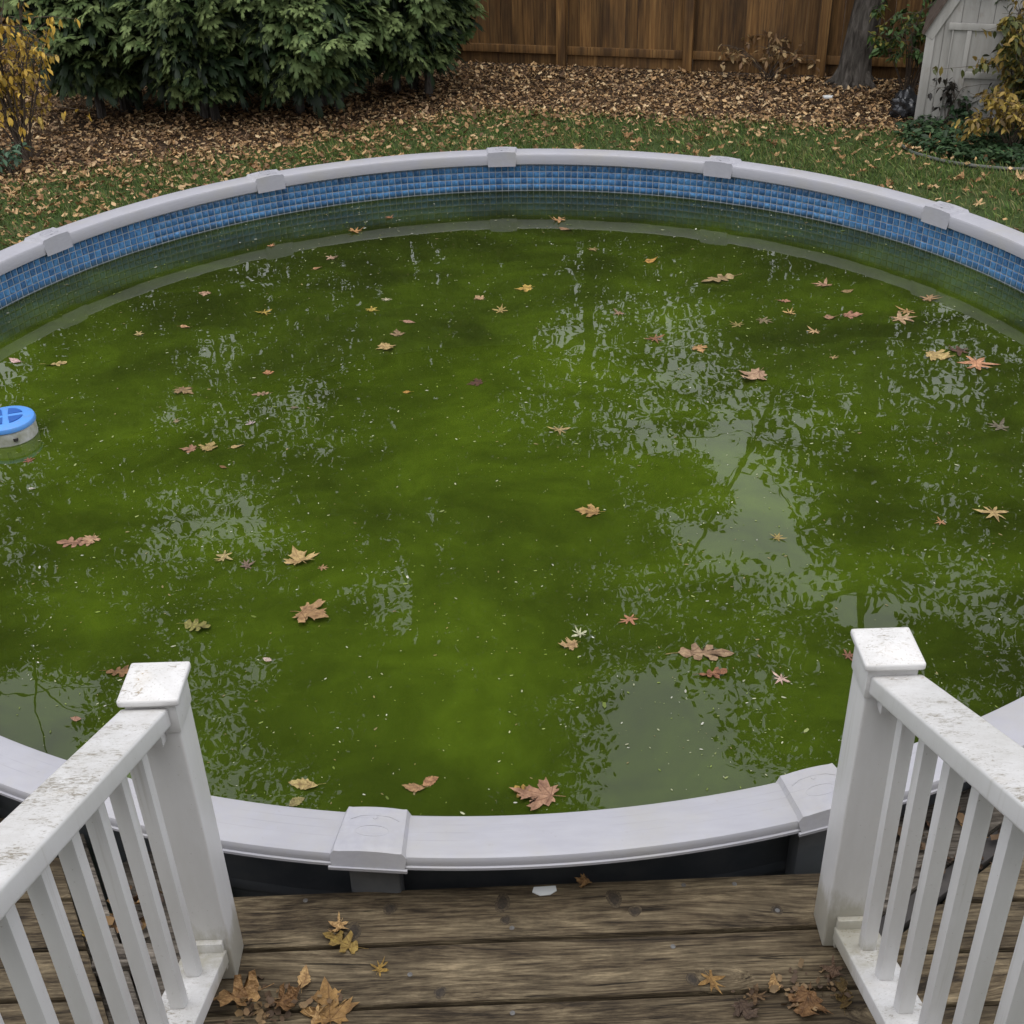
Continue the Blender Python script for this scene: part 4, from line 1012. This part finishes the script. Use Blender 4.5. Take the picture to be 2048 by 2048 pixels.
# ------------------------------------------------------------------ small things in the yard
b = at(1706, 222, 0)
bg_ = bmesh.new(); bmesh.ops.create_icosphere(bg_, subdivisions=4, radius=1)
for v in bg_.verts:
    d = v.co.normalized(); q = 1 + .16 * math.sin(7*d.x + 3*d.z) * math.sin(5*d.y + 4*d.z) + .09 * math.sin(13*d.x + 9*d.y) + .06 * math.sin(21*d.z + 11*d.x)
    v.co = Vector((d.x * .15 * q, d.y * .13 * q, max(-.02, d.z * .155 * q + .105)))
    if d.z > .8: v.co.z += .05 * (d.z - .8) / .2
me = bpy.data.meshes.new('rubbish_bag'); bg_.to_mesh(me); bg_.free(); me.transform(Matrix.Translation(b))
tag(finish('rubbish_bag', me, 'bag', None, True, origin=b), 'crumpled black plastic bag beside the corner of the white shed', 'bag')
p = at(1562, 190, 0)
mb = MB(); mb.prism([(p.x - .05, p.y - .03), (p.x + .03, p.y - .045), (p.x + .06, p.y + .02), (p.x, p.y + .05), (p.x - .06, p.y + .03)], .03, .052); tag(mb.build('litter_scrap', 'paper', bevel=.004, origin=p), 'small white scrap lying on the leaf bed left of the tree trunk', 'litter')
mb = MB(); mb.tube([at(x_, y_, .022) for x_, y_ in ((1702, 275), (1722, 288), (1757, 298), (1790, 306), (1840, 313), (1895, 318), (1960, 321), (2040, 322))], .017, 8)
tag(mb.build('garden_edging', 'hose', smooth=True), 'thin grey curved edging strip between the lawn and ivy', 'edging')

# ------------------------------------------------------------------ chlorine floater
p = at(10, 786, ZW + .085); px0, py0 = p.x, p.y
fl = thing('chlorine_floater', 'round floating chlorine dispenser with blue lid and white body', 'pool float', (px0, py0, ZW))
R_ = .112
MB().lathe([(R_*.93, -.005), (R_*.99, .0), (R_, .01), (R_, .052), (R_*.97, .056)], (px0, py0, ZW), 56).build('body', 'whiteplastic', fl, smooth=True)
lid = MB().lathe([(R_*1.0, .0575), (R_*1.035, .060), (R_*1.035, .070), (R_*1.0, .078), (R_*.9, .083), (R_*.45, .087), (.004, .0885)], (px0, py0, ZW), 56).build('lid', 'blue', fl, smooth=True)
for k in range(4):
    a0, a1 = math.radians(90*k + 12 + 20), math.radians(90*k + 78 + 20)
    arc = [(px0 + R_*.62*math.cos(a0 + (a1-a0)*i/8), py0 + R_*.62*math.sin(a0 + (a1-a0)*i/8)) for i in range(9)]
    am = (a0 + a1) / 2
    mb = MB(); mb.prism([(px0 + R_*.13*math.cos(am), py0 + R_*.13*math.sin(am))] + arc, ZW + .0845, ZW + .0893); mb.build('lid_wedge', 'darkblue', lid)
MB().lathe([(.010, -.002), (.010, .010)], (px0 + R_*.985*math.cos(-1.0), py0 + R_*.985*math.sin(-1.0), ZW + .022), 10).build('vent', 'darkwood', fl)
bk = MB().lathe([(R_*.86, -.10), (R_*.96, -.09), (R_*1.0, -.012), (R_*.92, -.006)], (px0, py0, ZW), 48).build('basket', 'whiteplastic', fl, smooth=True)
for k in range(14):
    a = 2*PI*k/14; mb = MB(); Mt = Matrix.Translation((px0, py0, ZW)) @ Matrix.Rotation(a, 4, 'Z'); mb.box((R_*.97, -.008, -.075), (R_*1.02, .008, -.025), Mt); mb.build('basket_slot', 'darkblue', bk)

# ------------------------------------------------------------------ leaves on the water: view position, width, kind, colour, label
FLOAT = [
 (669,437,34,'star',ORG,'small orange brown star leaf floating near the far wall, left of centre'),
 (735,411,20,'star',RED,'tiny reddish leaf floating just under the far tile band'),
 (512,464,20,'star2',TAN,'tiny pale tan leaf floating by the far left wall'),
 (1055,415,38,'star2',ORG,'orange brown star leaf floating close to the far wall, right of the middle cap'),
 (1066,433,26,'oval',BRN,'thin brown leaf half sunk below the far wall'),
 (625,487,30,'star',PNK,'small pinkish leaf floating inside the mirrored rail, left of centre'),
 (598,507,18,'oval2',ORG,'tiny orange leaf floating under the pinkish one'),
 (1118,471,28,'star2',BRN,'small brown leaf floating below the mirrored far rail'),
 (1227,493,26,'oval',YEL,'slim pale yellow leaf floating far right of centre'),
 (388,553,28,'maple',TAN,'small tan maple leaf floating near the far left sky reflection'),
 (498,590,34,'star',YEL,'bright yellow leaf floating right of the far left sky reflection'),
 (701,585,32,'star2',YEL,'yellow orange leaf floating on bright green water beside a white scrap'),
 (730,565,22,'star',WHT,'small white bleached leaf floating in the far left half of the water'),
 (993,544,38,'maple2',YEL,'yellow leaf floating alone near the centre line'),
 (905,563,29,'maple',TAN,'small tan leaf floating left of the yellow centre leaf'),
 (945,586,34,'star',ORG,'orange tan leaf floating just below the yellow centre leaf'),
 (1168,591,28,'star2',PNK,'pinkish brown leaf floating right of the centre line'),
 (1359,527,56,'oak2',BRN,'large brown leaf with a white torn edge floating far right'),
 (1555,538,38,'star',PNK,'reddish brown star leaf floating by the far right mirrored rail'),
 (1600,550,22,'oval2',OLV,'tiny brown leaf in floating scum near the far right rail'),
 (1752,564,52,'star2',BRN,'brown leaf floating outside the mirrored rail near the right wall'),
 (1568,600,26,'oval',BRN,'tiny brown leaf floating between two tan leaves on the far right'),
 (1478,568,22,'oak',PNK,'small curled brown leaf floating above a star leaf on the far right'),
 (1490,591,30,'star',TAN,'small tan star leaf floating in the far right group'),
 (1603,595,38,'maple2',BRN,'brown leaf floating left of the overlapping tan pair'),
 (1712,588,38,'star',BRN,'brown leaf tucked behind a larger tan leaf on the right'),
 (1700,602,54,'star2',TAN,'large pale tan leaf floating in front of a brown one on the right'),
 (1440,605,36,'star',GRY,'grey bleached leaf floating on the far right reflection'),
 (1392,613,38,'star2',OLV,'olive brown leaf floating left of the grey bleached leaf'),
 (262,631,34,'star',TAN,'tan leaf floating on the far left of the water'),
 (348,617,22,'oval2',TAN,'small tan leaf floating between the far left leaves'),
 (751,631,34,'maple',BRN,'brown leaf floating just above a tan leaf, left of centre'),
 (770,607,22,'oval',PNK,'thin pinkish leaf floating above a brown leaf, left of centre'),
 (729,655,44,'maple2',TAN,'tan maple leaf floating below a brown one, left of centre'),
 (1235,640,38,'star2',RED,'dark red leaf floating right of centre'),
 (1318,657,40,'maple',ORG,'orange tan leaf floating right of the dark red one'),
 (1537,626,34,'star',TAN,'small tan star leaf floating below the far right group'),
 (1573,675,22,'star2',ORG,'tiny orange leaf floating alone on dark green water at right'),
 (1765,672,60,'maple2',TAN,'large tan leaf, left one of three near the right wall'),
 (1808,662,52,'star',DBR,'dark brown leaf behind two large tan leaves near the right wall'),
 (1842,686,80,'star2',TAN,'largest pale tan leaf, right one of three near the right wall'),
 (1425,710,70,'maple',TAN,'wide tan leaf floating alone in the right half of the water'),
 (345,737,50,'maple2',BRN,'brown leaf floating left of a small upright orange one'),
 (506,704,28,'maple',ORG,'small orange brown leaf floating left of centre'),
 (494,743,26,'oak2',PNK,'small pinkish tan leaf floating under the orange brown one'),
 (901,722,34,'maple2',DBR,'very dark brown leaf floating near the middle of the water'),
 (770,741,14,'oval2',YEL,'tiny round yellow leaf floating left of the very dark leaf'),
 (555,769,16,'oval',GRY,'tiny grey leaf scrap floating below the small orange leaves'),
 (333,795,22,'star',PNK,'small pale brown leaf floating above the brown pair on the left'),
 (474,799,22,'star2',WHT,'small white leaf scrap floating left of centre'),
 (1055,811,40,'star',TAN,'tan leaf with pale lobes floating in the middle of the water'),
 (360,847,36,'maple',BRN,'left half of a touching pair of brown leaves on the left'),
 (393,846,46,'maple2',ORG,'right half of a touching pair of brown leaves on the left'),
 (446,843,24,'oval',TAN,'small tan leaf floating right of the touching brown pair'),
 (422,882,14,'oval2',RED,'tiny reddish scrap floating below the touching brown pair'),
 (55,869,26,'star',RED,'dark reddish leaf floating just below the chlorine dispenser'),
 (60,922,13,'oval',WHT,'tiny white petal floating below the dark reddish leaf'),
 (103,688,32,'oak2',TAN,'tan leaf floating on the left, above the chlorine dispenser'),
 (30,682,24,'oval',WHT,'narrow pale leaf floating on the mirrored rail at far left'),
 (1116,966,54,'maple2',BRN,'reddish brown leaf floating alone right of the middle'),
 (1776,986,26,'star',ORG,'small orange leaf floating left of a large tan one at right'),
 (1875,968,72,'star2',TAN,'large tan star leaf floating alone at the right edge'),
 (1467,1015,34,'star',ORG,'orange tan leaf floating beside the pale sky reflection'),
 (140,1024,52,'oak',BRN,'larger brown leaf, left one of a joined pair at the left'),
 (172,1017,44,'maple2',TAN,'tan leaf, right one of a joined pair at the left'),
 (422,1052,44,'star2',TAN,'golden tan leaf floating left of a white scrap in the left half'),
 (465,1068,36,'star',GRY,'whitish torn leaf floating right of the golden tan leaf'),
 (567,1058,68,'maple',TAN,'large tan maple leaf floating in the lower left of the water'),
 (608,1071,24,'star2',BRN,'tiny brown leaf touching the large tan maple leaf'),
 (582,1160,86,'maple2',ORG,'largest orange tan maple leaf floating in the lower left'),
 (371,1183,50,'oak2',OLV,'olive brown curled leaf floating behind the left post'),
 (1187,1169,48,'star2',ORG,'orange brown leaf floating above a white leaf, lower right'),
 (1095,1196,36,'star',WHT,'white bleached leaf floating above a tan one, lower middle'),
 (1077,1217,46,'maple',TAN,'tan leaf floating just below the white bleached leaf'),
 (1322,1232,78,'oak2',BRN,'wide flat brown leaf floating left of the right post'),
 (1342,1273,42,'oak',RED,'reddish brown leaf floating under the wide flat brown one'),
 (1474,1281,36,'star2',WHT,'white star leaf floating near the right post'),
 (1600,1238,32,'star',RED,'red leaf showing beside the cap of the right post'),
 (505,1245,18,'oval',WHT,'tiny white scrap floating right of the left post'),
 (224,1268,44,'oak2',RED,'reddish brown leaf showing behind the cap of the left post'),
 (145,1357,18,'oval2',PNK,'tiny pinkish scrap floating on the pale reflection left of the rail'),
 (577,1482,52,'oval2',TAN,'oval tan leaf floating close to the near rail, left of the cap'),
 (784,1488,36,'oval',BRN,'brown half of a torn leaf near the front rail'),
 (810,1476,32,'oval2',ORG,'orange half of a torn leaf near the front rail'),
 (558,1515,32,'oval',BRN,'small tan leaf touching the front rail under the oval leaf'),
 (1022,1500,108,'maple',(.40, .28, .13),'big grey brown maple leaf against the front rail'),
 (990,1500,40,'oak',YEL,'curled yellow leaf beside the big grey brown maple leaf'),
 (1885,806,44,'star',(.20, .15, .12),'pale pinkish leaf floating on the right sky reflection'),
]
for i, (dx, dy, wpx, kind, col, lab) in enumerate(FLOAT):
    p = at(dx, dy, ZW + .0015); k = pix(p)[2]
    wm_ = wpx * 2048 / 1932 * k / FPX
    ext = {'maple': 1.45, 'star': 1.5, 'oval': 1.15, 'oak': 1.15}[kind.rstrip('2')]
    j = random.Random(i); yaw = j.uniform(0, 6.28)
    if kind.rstrip('2') in ('oval', 'oak'): yaw = PI/2 + j.uniform(-.6, .6) + (PI if j.random() < .5 else 0)
    g_ = sum(col) / 3; c = tuple((v * .86 + g_ * .14) * j.uniform(.74, 1.02) for v in col)      # soaked, a little dulled
    o = leaf_obj('floating_leaf', kind.rstrip('2') + 'v%d' % j.randrange(5), p, wm_ / ext, yaw, c, (j.gauss(0, .05), j.gauss(0, .05)))
    o.scale = (o.scale[0] * j.uniform(.82, 1.08), o.scale[1] * j.uniform(.85, 1.1), o.scale[2])
    tag(o, lab, 'leaf', 'leaves floating on the green water')

# flecks of scum and seed fluff on the water
n = 11000
rr = 2.75 * np.sqrt(RNG.random(n)); th = RNG.uniform(0, 2*PI, n)
fx, fy = CX + rr * np.cos(th), CY + rr * np.sin(th)
den = .5 + .5 * np.sin(fx * 3.1 + 1.3 * np.sin(fy * 2.3)) * np.sin(fy * 2.7 + 1.1 * np.sin(fx * 3.7))
k = RNG.random(n) < (.25 + .75 * den); fx, fy = fx[k], fy[k]; n = len(fx)
fv = [(-.5, -.16, .0), (.1, -.22, .03), (.55, -.02, .06), (.2, .2, .02), (-.4, .16, .05)]
me = scatter_mesh('floating_specks', fv, [(0, 1, 2, 3, 4)], np.stack([fx, fy, np.full(n, ZW + .0018)], -1), rots(RNG.uniform(0, 2*PI, n), 0*fx, 0*fx), RNG.gamma(1.6, .0026, n) + .0018, palette(n, [(.13, .17, .035), (.19, .22, .08), (.28, .29, .19), (.09, .12, .02), (.16, .13, .06), (.36, .36, .31)], .3))
tag(finish('floating_specks', me, 'debris'), 'pale specks of scum and seed fluff floating on the green water', 'scum', kind='stuff')

# ------------------------------------------------------------------ leaves on the decks
def dk(dx, dy, wpx, kind, col, lab, z=ZP, tilt=(0, 0), yaw=None, grp='dry leaves on the deck'):
    p = at(dx, dy, z + .001); k = pix(p)[2]; ext = {'m': 1.45, 's': 1.5}.get(kind[0], 1.15)
    if yaw is None: yaw = random.uniform(0, 6.28)
    tag(leaf_obj('fallen_leaf', kind, p, wpx * 2048 / 1932 * k / FPX / ext, yaw, col, tilt), lab, 'leaf', grp)
dk(640, 1752, 50, 'star_curl', TAN, 'curled tan leaf on the first platform board near the left post')
dk(648, 1782, 64, 'oak_dry', OLV, 'olive yellow leaf lying over the first gap between platform boards', yaw=1.2)
dk(575, 1853, 40, 'oval_dry', TAN, 'small oval tan leaf on the second platform board', yaw=-.1)
dk(716, 1829, 40, 'star_dry', (.36, .25, .07), 'small golden star leaf on the second platform board')
dk(622, 1908, 116, 'maple', (.30, .19, .075), 'largest tan maple leaf on the platform at the bottom edge', yaw=.15)
dk(446, 1890, 92, 'oak_curl', BRN, 'long curled brown leaf at the foot of the left railing', yaw=1.9)
dk(535, 1893, 62, 'maple_curl', (.22, .13, .06), 'crumpled brown leaf left of the largest maple leaf')
dk(596, 1918, 46, 'star_curl', TAN, 'curled tan leaf half under the largest maple leaf')
dk(1105, 1668, 36, 'maple_curl', BRN, 'curled brown leaf at the pool edge of the platform')
dk(1343, 1850, 62, 'star', (.31, .20, .075), 'flat tan star leaf on the second platform board near the right railing')
dk(1403, 1905, 62, 'maple_dry', (.09, .065, .05), 'dark grey brown leaf on the third platform board at the bottom edge')
dk(1426, 1880, 50, 'star_dry', (.17, .115, .065), 'brown star leaf beside the dark grey brown leaf')
dk(1520, 1893, 90, 'maple_dry', (.21, .125, .06), 'large brown leaf at the foot of the right railing')
dk(1572, 1838, 58, 'star_curl', (.16, .11, .08), 'faded curled leaf under the bottom rail of the right railing')
dk(1592, 1885, 50, 'oak_curl', (.14, .10, .035), 'olive brown curled leaf beside the right railing foot')
dk(1462, 1862, 34, 'oval_curl', TAN, 'small curled tan leaf in the second platform gap near the right railing')
dk(1840, 1578, 54, 'star_dry', (.30, .19, .07), 'bright tan star leaf on the border plank right of the railing', ZD + .012, yaw=.8)
dk(1772, 1600, 52, 'maple_curl', (.10, .08, .06), 'dark crumpled leaf on the border plank behind the right railing', ZD + .012)
dk(1760, 1565, 44, 'oak_curl', DBR, 'dark brown curled leaf beside the pool wall right of the railing', ZD + .012)
dk(1850, 1520, 40, 'star_curl', (.16, .09, .04), 'brown leaf in the corner by the pool rail at right', ZD + .012)
dk(168, 1768, 30, 'oak_curl', (.40, .28, .05), 'torn yellow leaf scrap on the old planks left of the railing', ZD + .006)
dk(232, 1683, 32, 'maple_curl', (.20, .12, .05), 'curled brown leaf by the pool wall behind the left railing', ZD + .006)
dk(160, 1700, 26, 'star_curl', (.22, .12, .045), 'small orange brown leaf on the old planks left of the railing', ZD + .006)
# crumbs of leaf caught beside the posts and in the gap before the pool wall
def crumbs(name, label, boxes, n, z, cols, size):
    PP = []
    for (x0, x1, y0, y1) in boxes: PP.append(np.stack([RNG.uniform(x0, x1, n), RNG.uniform(y0, y1, n), np.full(n, z) + RNG.uniform(0, .012, n)], -1))
    P = np.concatenate(PP); k = len(P)
    me = scatter_mesh(name, lv, lf, P, rots(RNG.uniform(0, 6.28, k), RNG.normal(0, .5, k), RNG.normal(0, .5, k)), RNG.uniform(*size, k), palette(k, cols, .3))
    tag(finish(name, me, 'litter'), label, 'leaf litter', kind='stuff')
mb = MB(); mb.box((-.74, 1.985, .80), (-.28, 2.20, .86)); 
gp = [(p.x, p.y) for p in (pol(math.radians(-104 + 2*0), 2.83, 0), pol(math.radians(-90.5), 2.80, 0))]
crumbs('leaf_crumbs', 'brown leaf crumbs around the foot of the left railing on the platform', [(-.70, -.52, 1.60, 1.72), (-.62, -.40, 1.64, 1.672)], 36, ZP + .001, [(.16, .10, .05), (.10, .065, .04), (.24, .16, .08)], (.006, .024))
crumbs('leaf_crumbs', 'brown leaf crumbs around the foot of the right railing on the platform', [(.55, .70, 1.60, 1.72), (.45, .66, 1.64, 1.668)], 32, ZP + .001, [(.14, .09, .05), (.09, .06, .04), (.22, .15, .08)], (.006, .024))
crumbs('leaf_crumbs', 'dark leaf crumbs on the boards beside the pool wall left of the platform', [(-1.03, -.79, 1.90, 2.04)], 60, ZD + .006, [(.12, .07, .035), (.20, .12, .05), (.06, .04, .03)], (.012, .04))
crumbs('leaf_crumbs', 'dark leaf crumbs on the border plank beside the pool wall at right', [(.92, 1.22, 1.98, 2.17)], 48, ZD + .012, [(.08, .05, .028), (.13, .08, .04), (.045, .03, .022)], (.012, .04))
# ledge with wet leaves between platform and pool wall
led = MB(); led.box((-.74, 1.975, .99), (-.30, 2.02, 1.02)); led.build('ledger_board', 'oldwood', platform)
crumbs('leaf_crumbs', 'wet brown leaves on the ledge between pool wall and platform at left', [(-.72, -.34, 1.975, 2.04)], 80, 1.022, [(.09, .05, .025), (.14, .08, .04)], (.015, .05))
p = at(1028, 1680, ZP)
mb = MB(); mb.prism([(p.x - .030, p.y - .006), (p.x - .012, p.y - .017), (p.x + .012, p.y - .015), (p.x + .028, p.y - .004), (p.x + .026, p.y + .010), (p.x - .026, p.y + .008)], ZP + .001, ZP + .004); tag(mb.build('litter_scrap', 'paper', origin=p), 'small white scrap at the pool edge of the wooden platform', 'litter')
